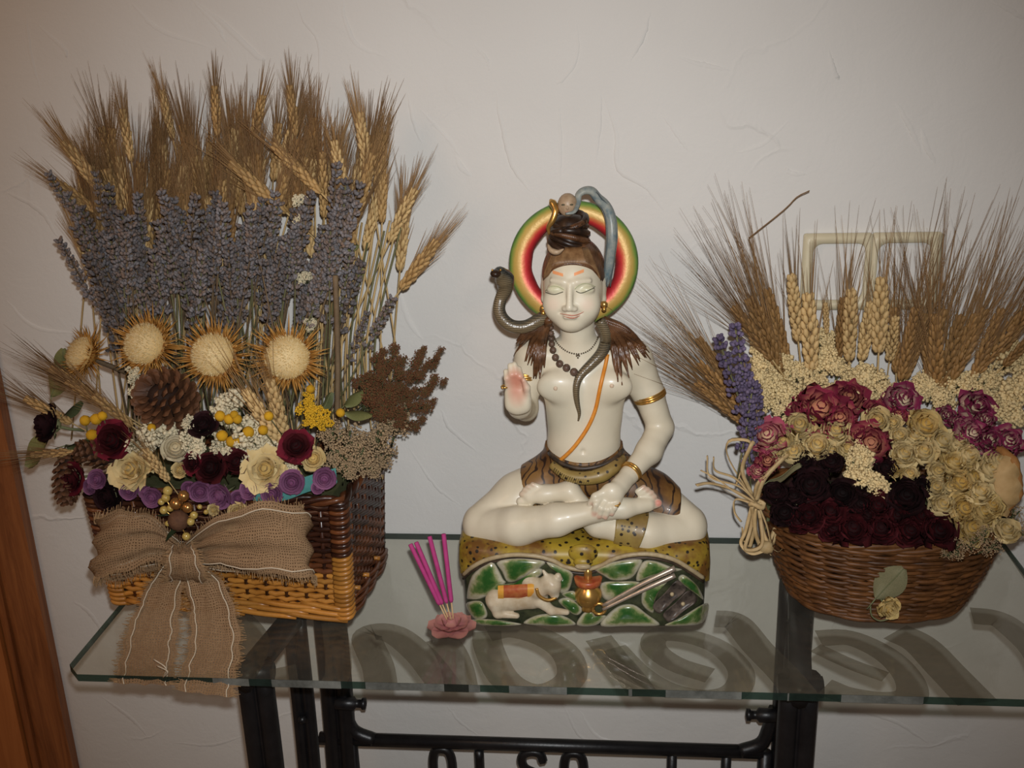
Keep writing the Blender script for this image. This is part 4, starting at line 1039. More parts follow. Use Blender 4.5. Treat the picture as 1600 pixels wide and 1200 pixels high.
def petal_grid(th, R, H, wid, openness, seed, crumple=.10, nu=6, nv=6):
    r = np.random.default_rng(seed); G = []; C_ = []
    for j in range(nv):
        f = j/(nv-1); row = []
        for i in range(nu):
            u = -1+2*i/(nu-1)
            edge = 1-.25*u*u
            rad = R*(.25+.75*math.sin(min(1, f*1.2)*math.pi/2))*(1+(openness-.17)*1.7*max(0, f-.45))
            z = H*(f**.85)*edge-openness*R*.40*max(0, f-.6)**1.2*2
            a = th+u*wid*(.55+.45*math.sin(math.pi*min(f*1.1, 1)*.5))
            p = np.array([rad*math.cos(a), rad*math.sin(a), z])*(1+crumple*f*r.normal(0, .6, 3))+np.array([0, 0, R*crumple*.9*math.sin(3*u+seed)*f])
            row.append(p); C_.append(f)
        G.append(row)
    return np.array(G), np.array(C_)
def rose_proto(name, seed, mat, label, group, openness=.35, n_out=6, H=.9, crumple=.10, mat_in=None, cat='rose', star=False):
    """unit rose, outer radius about 1 (scaled on placement), facing +z"""
    r = random.Random(seed); t = thing(name, label, cat, world=False, group=group)
    m = MB()
    k = 0
    for ring, (R, h, n_) in enumerate(((.20, 1.16*H, 3), (.38, 1.10*H, 4), (.56, 1.0*H, 5), (.73, .88*H, 5))):
        for j in range(n_):
            G, c = petal_grid(2*math.pi*j/n_+ring*.7+r.uniform(-.2, .2), R, h+r.uniform(-.05, .05), 1.25*math.pi/n_*1.25, openness*(.15+.25*ring), seed*100+k, crumple); k += 1
            m.grid(G, col=c)
    m.ball((0, 0, .42*H), (.46, .46, .50*H), 8, 5, col=.1)
    m.build('bud', mat_in or mat, t)
    for j in range(n_out):
        m = MB(); G, c = petal_grid(2*math.pi*j/n_out+r.uniform(-.25, .25), .88+.1*(j % 2), (.70+r.uniform(-.12, .12))*H, 1.35*math.pi/n_out*1.2, openness*r.uniform(.8, 1.5), seed*100+50+j, crumple*1.3)
        if star: G = G*np.array([1, 1, .8])
        m.grid(G, col=c); m.build('petal', mat, t)
    m = MB(); m.ball((0, 0, -.02), (.42, .42, .28), 8, 5)
    m.tube([(0, 0, -.1), (0.05, 0, -.8), (0, .05, -1.6)], .09, 5)
    for j in range(5):
        a = 2*math.pi*j/5; m.add([(.3*math.cos(a-.5), .3*math.sin(a-.5), .05), (.3*math.cos(a+.5), .3*math.sin(a+.5), .05), (.8*math.cos(a), .8*math.sin(a), -.1), (.5*math.cos(a), .5*math.sin(a), -.16)], [(0, 1, 2), (1, 0, 3), (0, 2, 3), (2, 1, 3)])
    m.build('sepals', 'sepal', t); return t
def clump_proto(name, seed, mat, label, group, n=210, cat='flower', lobes=7, crumb=.085, elong=1.0):
    """unit clump of tiny florets on twigs, radius about 1"""
    r = np.random.default_rng(seed); t = thing(name, label, cat, world=False, group=group); m = MB(); tw = MB()
    C_ = [nrm(r.normal(size=3)*[1, 1, .7]+[0, 0, .55])*r.uniform(.35, .72)*[1, 1, elong] for _ in range(lobes)]
    for c in C_: tw.tube([(0, 0, -1.0), c*.4-[0, 0, .15], c], .045, 4)
    tw.tube([(0, 0, -1.9), (0, 0, -.9)], .06, 4)
    for i in range(n):
        c = C_[i % lobes]; d = nrm(r.normal(size=3)); p = c+d*.36*r.uniform(.6, 1.15)
        m.blob(p, crumb*r.uniform(.55, 1.5), col=r.random()*.6); 
        if i % 2 == 0: m.blob(p+r.normal(0, .05, 3), crumb*.8, col=r.random())
    fl_ = m.build('florets', mat, t, smooth=True); fl_['kind'] = 'stuff'; tw.build('twigs', 'twig_green', t); return t
def leaf_proto(name, mat, label, group=None, wid=.62, curl=.25):
    t = thing(name, label, 'leaf', world=False, group=group); m = MB(); G = []
    for i in range(9):
        f = i/8; w = wid*math.sin(math.pi*(f*.94+.03))**.7*.5
        G.append([(u*w*2*.5*2*.5, .10*math.sin(5*f)*.6+curl*(u*u*.35+.25*f*f), f-.5) for u in np.linspace(-1, 1, 7)])
    G = np.array(G); m.grid(G); m.grid(G[:, ::-1]+[0, -.015, 0])
    m.build('blade', mat, t)
    m = MB(); m.tube([G[i, 3]+[0, -.02, 0] for i in range(9)], .012, 4); m.tube([(0, 0, -.5), (0.02, .02, -.85)], .018, 4); m.build('midrib', 'sepal', t); return t

# ================================================================== rectangular wicker basket (left)
u_ = nrm([.361, -.031, 0]); v_ = np.array([-u_[1], u_[0], 0]); B0 = np.array([.002, -.252, T])
BWd, BDp, BH = .362, .178, .200
bk = thing('wicker_basket', 'rectangular willow basket, dark stained above and golden at its foot, with burlap bow', 'basket', B0+u_*BWd/2+v_*BDp/2)
def bpt(a, b, z, grow=0.0):
    """a along the front, b to the back, in metres; grow pushes outwards from the middle"""
    return B0+u_*a+v_*b+np.array([0, 0, z])
def ring(z, inset=0.0, n=(24, 12)):
    fl_ = .010*(z/BH); x0, x1, y0, y1 = -fl_+inset, BWd+fl_-inset, -fl_+inset, BDp+fl_-inset
    pts = [((x0+(x1-x0)*i/n[0]), y0, (0, -1)) for i in range(n[0])]+[(x1, y0+(y1-y0)*i/n[1], (1, 0)) for i in range(n[1])]
    pts += [((x1-(x1-x0)*i/n[0]), y1, (0, 1)) for i in range(n[0])]+[(x0, y1-(y1-y0)*i/n[1], (-1, 0)) for i in range(n[1])]
    return pts
m = MB(); R0 = [bpt(a, b, .004) for a, b, _ in ring(.0, .006, (1, 1))]; R1 = [bpt(a, b, BH-.012) for a, b, _ in ring(BH, .006, (1, 1))]
m.grid(np.array([R0, R1]), wrap=True); m.add(R0, [(3, 2, 1, 0)]); m.build('liner', 'liner', bk, smooth=False)
rows = 22; pitch = (BH-.012)/rows
for k in range(rows):
    z = .007+pitch*k; P = []; pts = ring(z, 0, (24, 12))
    for i, (a, b, nn) in enumerate(pts):
        s = .0030*(1 if ((i//1)+k) % 2 else -1)
        P.append(bpt(a+nn[0]*s, b+nn[1]*s, z+random.uniform(-.0006, .0006)))
    if k < 9:
        for Q_, mt_ in ((P[60:]+P[:25], 'wicker_gold'), (P[24:61], 'wicker_red')): m = MB(); m.tube(Q_, .0043, 6); m.build('willow_rod', mt_, bk)
        continue
    m = MB(); m.tube(P, .0043, 6, closed=True)
    m.build('willow_rod', 'wicker_red' if k < 13 else 'wicker_dark', bk)
for i, (a, b, nn) in enumerate(ring(0, 0, (12, 6))):
    a2, b2, _ = ring(BH, 0, (12, 6))[i]
    m = MB(); m.tube([bpt(a, b, .002), bpt(a2, b2, BH-.002)], .0036, 6); m.build('stake', 'wicker_dark' if i % 12 > 3 else 'wicker_red', bk)
# slanting waling rods round the foot
for k in range(3):
    for j in range(4):
        a0 = .015+j*.080+.02*k; z0 = .006+.0085*k
        m = MB(); m.tube(spline([bpt(a0, -.005, z0+.007), bpt(a0+.05, -.0105, z0+.004), bpt(min(a0+.11, BWd+.002), -.006, z0-.001)], 8), .0042, 6); m.build('wale_rod', 'wicker_gold', bk)
for k in range(3):
    for j in range(3):
        b0 = .0+j*.050+.012*k; z0 = .006+.0085*k
        m = MB(); m.tube(spline([bpt(BWd+.004, b0, z0+.006), bpt(BWd+.0105, min(b0+.03, BDp-.02), z0+.004), bpt(BWd+.006, min(b0+.065, BDp), z0)], 8), .0040, 6); m.build('wale_rod', 'wicker_red', bk)
# corner wraps
for ca in (0, 1):
    for k in range(25):
        z = .010+k*.0075; f_ = .010*z/BH; a = BWd+f_ if ca else -f_; sg = 1 if ca else -1
        P = spline([bpt(a-sg*.016, -f_-.005, z-.001), bpt(a-sg*.004, -f_-.0095, z), bpt(a+sg*.0065, -f_-.006, z+.0015), bpt(a+sg*.0075, -f_+.008, z+.003)], 12)
        m = MB(); m.tube(P, .0036, 6); m.build('corner_wrap', 'wicker_gold' if z < .112 else ('wicker_red' if k % 2 else 'wicker_dark'), bk)
# braided rim
for s in (0, 1, 2):
    pts = ring(BH, 0, (48, 24)); P = []
    for i, (a, b, nn) in enumerate(pts):
        ph = i*.55+s*2.1; P.append(bpt(a+nn[0]*.0045*math.cos(ph), b+nn[1]*.0045*math.cos(ph), BH-.003+.0045*math.sin(ph)))
    m = MB(); m.tube(P, .0045, 6, closed=True); m.build('rim_braid', 'wicker_dark' if s else 'wicker_red', bk)
for k, (px, py) in enumerate(((590, 872), (573, 898), (559, 918))):
    p = at(px, py, 0); d = ray(px, py); q0 = bpt(BWd+.010, .05, .04); nn = u_; t_ = np.dot(q0-CAM, nn)/np.dot(d, nn); m = MB(); m.tube([CAM+d*t_-u_*.012, CAM+d*t_+u_*.004], .0034, 6); m.build('rod_end', 'wicker_gold', bk)
m = MB(); m.box((.012, .012, .008), (BWd-.012, BDp-.012, BH-.004), R=np.array([u_, v_, [0, 0, 1]]).T, o=B0)
tag(m.build('floral_foam', 'foam', loc=B0+u_*BWd/2+v_*BDp/2+[0, 0, .008], smooth=False), 'moss-green foam block filling the rectangular basket under the flowers', 'foam')

# ---- wheat behind
def lbase(px, tipx, Y): return None
WL = []
TOPX = [120, 170, 240, 310, 380, 450, 520, 580, 640]; TOPY = [235, 150, 175, 180, 165, 140, 190, 190, 260]
for i in range(66):
    px = 135+(i*0.618*440) % 440; d = i % 3; lean = (px-360)/430
    tx = px+lean*35+random.uniform(-26, 26); ty = float(np.interp(tx, TOPX, TOPY))+50*(i % 3)+random.uniform(-14, 16)+30; Y = -.075-.022*d
    WL.append((px, ty+92+8*(i % 2), tx, ty, Y))
WL += [(462, 210, 452, 130, -.09), (575, 265, 560, 170, -.10), (597, 345, 598, 250, -.10), (625, 420, 635, 300, -.10), (628, 450, 686, 372, -.11), (540, 300, 520, 215, -.12), (445, 330, 340, 235, -.13), (500, 300, 425, 225, -.13),
       (590, 300, 600, 205, -.09), (610, 375, 650, 290, -.12), (560, 330, 585, 235, -.12), (160, 300, 95, 215, -.12), (150, 330, 75, 275, -.12), (205, 250, 190, 165, -.09), (340, 210, 335, 135, -.08), (270, 215, 255, 150, -.08), (395, 220, 410, 150, -.08)]
for i, (bx, by, tx, ty, Y) in enumerate(WL):
    p = at(bx, by, Y); q_ = at(tx, ty, Y-.01*math.sin(i)); L_ = np.linalg.norm(q_-p)
    o = place(WP[i % 4] if i < 66 else (WS if (by-ty) < abs(bx-tx)*1.3 else WP[(0, 3)[i % 2]]), p, q_-p, scale=min(1.2, max(.85, L_/.085)))
    if 'drooping' not in o['label']: o['label'] = {'wheat_ear': 'tan', 'wheat_brown': 'brown', 'wheat_pale': 'pale gold'}[[c_ for c_ in o.children if c_.name.startswith('ear')][0].data.materials[0].name]+' bearded wheat stalk '+('above the straws at the corner end of the rectangular basket' if bx > 555 else 'leaning out over the thistle end of the rectangular basket' if bx < 165 else 'standing behind the lavender of the rectangular basket')
# ---- lavender
LV = []
for i in range(104):
    f = (i*.618) % 1; px = 183+352*f; Y = -.130-.06*((i*.37) % 1); ty = 315+125*((i*.29) % 1)+random.uniform(-22, 10); lean = (f-.5)
    LV.append((px+random.uniform(-8, 8), ty+88, px+lean*46+random.uniform(-20, 20), ty, Y))
LV += [(118, 340, 78, 275, -.14), (165, 365, 152, 285, -.14), (150, 400, 108, 310, -.15), (140, 460, 100, 388, -.15), (165, 440, 120, 360, -.15), (175, 500, 140, 420, -.16), (165, 410, 130, 330, -.15), (178, 545, 160, 455, -.16), (190, 470, 165, 380, -.15), (172, 500, 128, 445, -.16),
       (530, 390, 540, 290, -.15), (520, 370, 525, 275, -.14), (575, 540, 612, 470, -.15), (548, 560, 570, 500, -.15), (535, 470, 548, 390, -.16), (510, 500, 518, 400, -.17), (495, 470, 500, 380, -.17)]
for i, (bx, by, tx, ty, Y) in enumerate(LV):
    p = at(bx, by, Y); q_ = at(tx, ty, Y-.012*math.cos(i*1.7)); o = place(LVP[i % 4], p, q_-p, scale=np.linalg.norm(q_-p)/.085*1.05)
    o['label'] = 'grey-blue dried lavender sprig '+('leaning out past the wheat over the tilted thistle head' if bx < 182 else 'beside the bare straws and woody stalk' if bx > 490 else 'standing behind the two middle thistle heads' if 215 < bx < 400 else 'standing behind the last thistle head' if bx >= 400 else 'standing behind the pine cone and its thistle head')
# bare woody stem and green stalks between
for (x0, y0, x1, y1, r, mt, lb) in ((527, 660, 524, 430, .0042, 'stem_brown', 'thick grey-brown woody stalk rising beside the last thistle head'),):
    o_ = at(x1, y1, -.19); m = MB(); m.tube(spline([at(x0, y0, -.20), at((x0+x1)/2+2, (y0+y1)/2, -.195), o_], 10), r, 7); tag(m.build('woody_stalk', mt, loc=at(x0, y0, -.20)), lb, 'stalk')
for i in range(16):
    x = 490+i*6.5; y1 = 380+random.uniform(-40, 30); m = MB(); b_ = at(x-8+i*.6, 640, -.15); m.tube(spline([b_, at(x, 520, -.14), at(x+6+i*2.2, y1, -.12)], 8), .0016, 5)
    tag(m.build('straw_stalk', 'straw' if i % 3 else 'stem_green', loc=b_), 'thin bare straw stalk at the right end of the lavender bank', 'stalk', 'bare straws beside the lavender')

# ---- thistles
def thistle_proto():
    t = thing('thistle_head', 'x', 'thistle', world=False); r = np.random.default_rng(5)
    m = MB(); rows = []
    for f in np.linspace(0, 1, 9): rows.append([(.57*math.sin(f*math.pi/2)*math.cos(a), .57*math.sin(f*math.pi/2)*math.sin(a), .10+.40*math.cos(f*math.pi/2)) for a in np.linspace(0, 2*math.pi, 25)[:-1]])
    m.grid(np.array(rows), wrap=True, col=np.repeat(np.linspace(1, 0, 9), 24)); 
    for i in range(700):
        f = math.sqrt(r.random()); a = r.uniform(0, 2*math.pi); p = np.array([.57*f*math.cos(a), .57*f*math.sin(a), .10+.40*math.sqrt(max(0, 1-f*f))]); m.spike(p, p+nrm([p[0]*.6, p[1]*.6, .5])*.10*r.uniform(.6, 1.3), .016, 3, col=r.random())
    m.build('pappus', 'thistle_fluff', t)
    m = MB()
    for i in range(260):
        a = r.uniform(0, 2*math.pi); el = r.uniform(-.1, .9); d = np.array([math.cos(a)*math.cos(el), math.sin(a)*math.cos(el), math.sin(el)]); p = np.array([math.cos(a)*.54, math.sin(a)*.54, .16]); m.spike(p, p+d*r.uniform(.14, .34), .012, 3, col=r.random())
    hh_ = m.build('golden_hairs', 'thistle_spine', t); hh_['kind'] = 'stuff'
    m = MB(); m.lathe([(.0, -.35), (.30, -.28), (.50, -.05), (.57, .12)], 18); m.build('receptacle', 'thistle_spine', t)
    for i in range(150):
        a = 2*math.pi*i/150*3.0+r.normal(0, .08); ly = i//50; el = (.42, .08, -.36)[ly]+r.normal(0, .16); L_ = r.uniform(.32, .78)*(.72, 1.0, .95)[ly]
        d = np.array([math.cos(a)*math.cos(el), math.sin(a)*math.cos(el), math.sin(el)]); p0 = np.array([math.cos(a), math.sin(a), 0])*(.53, .53, .42)[ly]+[0, 0, (.16, .06, -.10)[ly]]
        sd = np.array([-math.sin(a), math.cos(a), 0]); up = np.cross(d, sd); m = MB(); w = .026
        V = [p0+sd*w, p0-sd*w, p0+d*L_*.5+sd*w*.7+up*.03, p0+d*L_*.5-sd*w*.7+up*.03, p0+d*L_+up*.10, p0-up*.03, p0+d*L_*.5-up*.01]
        m.add(V, [(0, 1, 3, 2), (2, 3, 4), (1, 0, 5), (0, 2, 6, 5), (3, 1, 5, 6), (2, 4, 6), (4, 3, 6)], col=[0, 0, .5, .5, 1, 0, .3]); m.build('bract', 'thistle_spine', t)
    m = MB(); m.tube([(0, 0, -.3), (0, -.1, -1.2), (0, -.15, -3.2)], .09, 6); m.build('stem', 'stem_brown', t); return t
tp = thistle_proto()
for (px, py, Y, R, z, lb) in ((133, 556, -.215, .043, (-.55, -.6, .55), 'golden dried thistle head beside the olive leaf at the basket end, tilted sideways'), (232, 540, -.225, .052, (-.15, -.85, .5), 'golden dried thistle head directly above the open pine cone'),
                          (337, 556, -.230, .053, (0, -.9, .42), 'golden dried thistle head standing over the white yarrow'), (451, 560, -.232, .054, (.12, -.9, .40), 'golden dried thistle head next to the woody stalk and yellow yarrow')):
    p = at(px, py, Y); o = place(tp, p, z, R, label=lb); o['group'] = 'dried thistle heads'
# ---- pine cones
def cone_proto(name, seed, open_, Lc, label):
    r = np.random.default_rng(seed); t = thing(name, label, 'pine cone', world=False); m = MB(); m.ball((0, 0, 0), (.52, .52, Lc*.8), 10, 7); m.build('core', 'cone_core', t)
    N = 90
    for i in range(N):
        f = (i+.5)/N; z = Lc*(1-2*f)*.92; a = i*2.39996; w = math.sqrt(max(.03, 1-(z/Lc)**2)); p0 = np.array([math.cos(a)*w*.42, math.sin(a)*w*.42, z]); el = open_+.5*(z/Lc)
        d = nrm([math.cos(a), math.sin(a), el]); L_ = .52*w*(1.0 if open_ < .6 else .8)+.06; sd = np.array([-math.sin(a), math.cos(a), 0]); up = np.cross(d, sd); h_ = .19*(.6+.4*w); tip = p0+d*L_
        m = MB(); V = [p0+sd*.06, p0-sd*.06, p0+d*L_*.75+sd*h_, p0+d*L_*.75-sd*h_, tip+sd*h_*.5, tip-sd*h_*.5, tip-up*.05, p0+d*L_*.7-up*.10, p0+d*L_*.8+up*.05]
        m.add(V, [(0, 1, 3, 8, 2), (2, 8, 4), (8, 5, 4), (8, 3, 5), (4, 5, 6), (1, 0, 7), (0, 2, 7), (3, 1, 7), (2, 4, 6, 7), (5, 3, 7, 6)], col=[0, 0, .6, .6, 1, 1, 1, .2, .5]); m.build('scale', 'cone_scale', t, smooth=False)
    return t
place(cone_proto('pine_cone', 3, .35, .95, 'open brown pine cone below a thistle head'), at(262, 625, -.25), (-.2, -.75, .6), .046)
cp_ = cone_proto('pine_cone', 4, 1.3, 1.5, 'closed pine cone lying across beside the cream rose')
place(cp_, at(168, 712, -.285), (-.80, -.35, .35), .030)
place(cp_, at(106, 742, -.275), (-.15, -.2, -1), .029, label='closed pine cone hanging down over the end of the rectangular basket')
# ---- filler clumps
rx = clump_proto('rumex_clump', 8, 'rumex', 'rust-red dried seed-head sprig fanning out of the rectangular basket', 'rust-red seed sprigs', n=230, lobes=14, crumb=.085, elong=1.3)
for ang, ln, cnt in ((-62, 105, 8), (-48, 130, 11), (-38, 150, 12), (-25, 125, 11), (-10, 100, 9), (6, 80, 7), (-70, 80, 5), (-33, 95, 7)):
    for k in range(cnt):
        g = (k+.6)/cnt; jx = random.uniform(-1, 1)*(7+9*math.sin(math.pi*g)); an = math.radians(ang); rr = 28+ln*g
        px = 556+rr*math.cos(an)-jx*math.sin(an); py = 648+rr*math.sin(an)*.92+jx*math.cos(an)
        place(rx, at(px, py, -.165+random.uniform(-.025, .02)), (math.cos(an)+random.uniform(-.4, .4), -.3, -math.sin(an)+random.uniform(-.3, .4)), random.uniform(.010, .0175)*(1.12-.45*g))
mo = clump_proto('moss_tuft', 9, 'moss_beige', 'beige dried moss tuft spilling over the corner of the rectangular basket', 'beige moss tufts', n=300, lobes=13, crumb=.06)
for px, py, Y, s in ((545, 690, -.20, .036), (590, 690, -.17, .036), (560, 715, -.23, .030), (620, 665, -.15, .030), (575, 730, -.20, .026), (530, 715, -.26, .026), (600, 715, -.15, .026), (540, 735, -.27, .020), (520, 680, -.24, .026), (630, 640, -.14, .018)):
    place(mo, at(px, py, Y), (.3, -.5, .8), s)
stw = clump_proto('white_yarrow', 10, 'statice_white', 'white dried yarrow cluster in the rectangular basket', 'white yarrow clusters', n=320, crumb=.10)
for px, py, Y, R in ((372, 640, -.25, .030), (385, 690, -.265, .032), (405, 705, -.27, .026), (355, 690, -.265, .022), (240, 692, -.28, .030), (300, 660, -.275, .012), (296, 685, -.28, .018), (215, 700, -.28, .022), (415, 690, -.262, .022), (207, 580, -.255, .010), (210, 597, -.257, .011), (215, 614, -.258, .011), (300, 700, -.285, .016), (340, 705, -.27, .018), (452, 715, -.275, .016), (470, 318, -.15, .012), (474, 345, -.15, .012), (478, 438, -.17, .012), (483, 505, -.18, .010)):
    place(stw, at(px, py, Y), (0, -.7, .7), R*1.2)['label'] = 'small white floret tuft among the grey-blue lavender' if py < 520 else 'small white floret tuft above the open pine cone' if py < 630 else 'white dried yarrow cluster around the ivory and cream roses' if px < 320 else 'white dried yarrow cluster among the yellow button flowers'
# ---- roses of the left basket
GD = 'dark roses in the rectangular basket'; GC = 'cream roses in the rectangular basket'
rk = [rose_proto('dried_rose', 41, 'petal_black', 'x', GD, .25, 6), rose_proto('dried_rose', 42, 'petal_dark', 'x', GD, .3, 6), rose_proto('dried_rose', 43, 'petal_red', 'x', GD, .4, 6, mat_in='petal_dark')]
for k, px, py, Y, R, z, lb in ((0, 86, 665, -.27, .030, (-.6, -.6, .4), 'near-black dried rose at the far end of the rectangular basket'), (2, 182, 690, -.285, .029, (-.1, -.8, .5), 'dark crimson dried rose lying above a closed pine cone'), (2, 122, 746, -.28, .024, (-.4, -.8, .2), 'crimson dried rose squeezed between the two closed pine cones'),
     (0, 176, 772, -.298, .026, (-.2, -.9, .1), 'near-black dried rose on the basket rim before the cream rose'), (0, 320, 668, -.275, .022, (0, -.6, .7), 'small near-black rosebud beside the yellow button flowers'), (1, 333, 732, -.295, .025, (0, -.8, .5), 'dark maroon dried rose with a yellow button on it'),
     (1, 372, 724, -.29, .020, (0, -.7, .6), 'dark maroon dried rose between maroon rose and big cream rose'), (2, 305, 724, -.295, .016, (-.3, -.8, .4), 'small bright crimson rosebud beside the maroon rose'), (2, 465, 700, -.285, .024, (.1, -.7, .6), 'crimson dried rose leaning on a cream rosebud near the basket corner')):
    place(rk[k], at(px, py, Y), z, R*.86, label=lb)
rc = [rose_proto('dried_rose', 51, 'petal_cream', 'x', GC, .55, 8, crumple=.16), rose_proto('dried_rose', 52, 'petal_white', 'x', GC, .15, 5, crumple=.06), rose_proto('dried_rose', 53, 'petal_cream', 'x', GC, .25, 6)]
for k, px, py, Y, R, z, lb in ((0, 212, 735, -.295, .029, (-.1, -.8, .5), 'wide-open cream rose with ragged petals in the rectangular basket'), (1, 275, 704, -.285, .026, (.3, -.7, .6), 'smooth ivory-white rose behind the small crimson rosebud'), (0, 418, 735, -.292, .029, (.1, -.8, .5), 'big cream rose beside the maroon roses in the rectangular basket'),
     (2, 490, 718, -.285, .020, (.2, -.8, .5), 'plain cream rosebud under the crimson rose by the basket corner'), (2, 283, 735, -.295, .014, (0, -.8, .5), 'tiny cream rosebud between ivory rose and gold berries'), (2, 372, 800, -.325, .016, (.2, -.9, .3), 'little cream rosebud fixed on top of the burlap bow'), (2, 362, 818, -.33, .012, (.0, -.9, -.3), 'tiny cream rosebud tucked into the burlap bow fold'),
     (2, 335, 796, -.32, .010, (.0, -.9, .3), 'tiny cream floret beside the glass beads of the bow')):
    place(rc[k], at(px, py, Y), z, R*.84, label=lb)
rp = rose_proto('wooden_rose', 61, 'petal_purple', 'purple shaved-wood rose along the rim of the rectangular basket', 'purple wooden roses', .25, 5, H=.8, crumple=.03, cat='flower')
for px, py, R in ((155, 748, .017), (143, 760, .013), (203, 765, .016), (240, 775, .018), (228, 768, .012), (313, 765, .019), (296, 762, .013), (347, 772, .023), (392, 765, .017), (427, 770, .019), (458, 752, .021), (508, 745, .019), (373, 778, .014), (497, 762, .011)):
    place(rp, at(px, py, -.308), (random.uniform(-.3, .3), -.9, random.uniform(.0, .4)), R*.86)
m = MB(); P = np.array([at(x, y, -.301) for x, y in spline([(395, 772), (440, 772), (480, 758), (525, 745)], 14)])
m.grid(np.stack([P+[0, -.001, .012], P+[0, -.003, 0], P+[0, -.001, -.010]], 0)); m.grid(np.stack([P+[0, .003, -.010], P+[0, .003, .012]], 0)); tag(m.build('felt_ribbon', 'teal_felt', loc=P[0]), 'teal felt strip behind the purple roses on the basket rim', 'ribbon')
# ---- billy buttons and yarrow
bb = thing('button_flower', 'yellow ball-shaped button flower on a thin stalk in the rectangular basket', 'flower', world=False, group='yellow button flowers')
m = MB(); m.ball((0, 0, 0), 1, 12, 8, jit=.05); m.build('flower_ball', 'billy_yellow', bb); m = MB(); m.tube([(0, 0, -.8), (.2, 0, -3), (.1, .3, -6)], .14, 5); m.build('stalk', 'stem_green', bb)
for px, py, R in ((344, 650, .0075), (358, 655, .0072), (371, 655, .0066), (347, 681, .0080), (362, 690, .0080), (375, 688, .0076), (388, 675, .0082), (411, 672, .0070), (346, 722, .0072), (420, 650, .0066), (532, 645, .0062), (150, 655, .0080), (133, 657, .0075), (144, 680, .0085), (237, 668, .0060), (160, 650, .0066), (366, 648, .0060), (485, 608, .0060)):
    place(bb, at(px, py, -.285 if py > 640 else -.26), (random.uniform(-.3, .3), -.4, .85), R)['label'] = 'yellow ball-shaped button flower '+('by the crimson rose above the pine cones' if px < 240 else 'sitting on the dark maroon rose' if py > 700 else 'beside the olive eucalyptus leaves' if px > 520 else 'above the yellow yarrow cluster' if px > 470 else 'on a thin stalk over the white yarrow')
yy = clump_proto('yellow_yarrow', 12, 'yarrow_yellow', 'golden-yellow dried yarrow cluster beside the last thistle', 'yellow yarrow clusters', n=230, crumb=.10)
for px, py, R in ((480, 640, .017), (498, 650, .017), (483, 622, .011), (508, 662, .013), (488, 658, .014)): place(yy, at(px, py, -.262), (0, -.7, .7), R)
# ---- leaves
lo_ = leaf_proto('eucalyptus_leaf', 'leaf_olive', 'x'); lg_ = leaf_proto('eucalyptus_leaf', 'leaf_green', 'x', wid=.5)
for pr, px, py, Y, s, z, xh, lb in ((lo_, 84, 595, -.22, .055, (.35, -.1, .9), (1, -.3, 0), 'olive eucalyptus leaf standing beside the tilted thistle head'), (lo_, 560, 645, -.21, .040, (1, 0, -.1), (0, -.5, .8), 'olive round eucalyptus leaf lying by the rust-red sprigs'), (lo_, 552, 622, -.20, .036, (.7, 0, .6), (-.5, -.6, .6), 'olive eucalyptus leaf standing over the round one by the rust-red sprigs'),
     (lo_, 558, 427, -.15, .029, (.2, 0, .9), (1, -.4, 0), 'round olive leaf high on a stalk among the straws'), (lo_, 548, 386, -.15, .024, (.9, 0, .2), (0, -.6, .8), 'small olive leaf sideways above the round leaf on the straws'), (lo_, 62, 705, -.26, .060, (-.5, -.2, -.7), (1, -.5, 0), 'olive-brown leaf hanging under the near-black rose'),
     (lg_, 125, 690, -.28, .055, (.9, -.2, .3), (0, -.8, .6), 'dark green leaf behind the near-black rose'), (lg_, 218, 768, -.300, .030, (.9, 0, -.4), (0, -.9, .4), 'green leaf under the wide-open cream rose'), (lg_, 510, 628, -.23, .034, (.5, 0, .8), (1, -.6, 0), 'grey-green leaf at the foot of the woody stalk'),
     (lg_, 400, 802, -.33, .026, (1, 0, .1), (0, -.8, .6), 'pale green leaf beside the rosebud on the burlap bow'), (lg_, 190, 745, -.295, .034, (.2, 0, 1), (1, -.5, 0), 'green leaf between pine cone and wide-open cream rose'), (lg_, 110, 640, -.26, .045, (.7, 0, .5), (0, -.8, .5), 'dark green leaf above the near-black rose'), (lo_, 98, 565, -.21, .040, (.2, 0, 1), (1, .4, 0), 'small olive leaf upright behind the tilted thistle head')):
    place(pr, at(px, py, Y), z, s, spin=0, label=lb, xhint=xh)
# ---- foreground wheat ears
wf = wheat_proto('wheat_stalk', 77, L=.080, awn=.10, nawn=46, spread=.30, wid=1.5, ear='wheat_pale', am='awn', label='x', group='wheat ears laid among the roses', stem=.10)
wd = wheat_proto('wheat_stalk', 78, L=.075, awn=.11, nawn=50, spread=.35, wid=1.1, ear='wheat_ear', am='awn_brown', label='x', group='wheat ears laid among the roses', stem=.10)
for pr, bx, by, tx, ty, Y, lb in ((wf, 437, 690, 380, 605, -.26, 'large pale wheat ear leaning left under the last thistle head'), (wf, 445, 680, 420, 590, -.25, 'large pale wheat ear upright just under the last thistle head'), (wd, 110, 660, 30, 618, -.26, 'wheat ear pointing away behind the near-black rose'),
     (wd, 205, 665, 140, 612, -.255, 'wheat ear slanting beside the open pine cone'), (wd, 175, 640, 95, 590, -.24, 'wheat ear spreading under the tilted thistle head'), (wd, 120, 705, 40, 712, -.27, 'wheat ear lying flat below the near-black rose'), (wf, 262, 750, 225, 700, -.297, 'pale wheat ear lying between the cream and ivory roses'), (wd, 150, 620, 70, 570, -.23, 'wheat ear brushing past the olive eucalyptus leaf')):
    p = at(bx, by, Y); q_ = at(tx, ty, Y-.02); place(pr, p, q_-p, scale=np.linalg.norm(q_-p)/.09, label=lb)
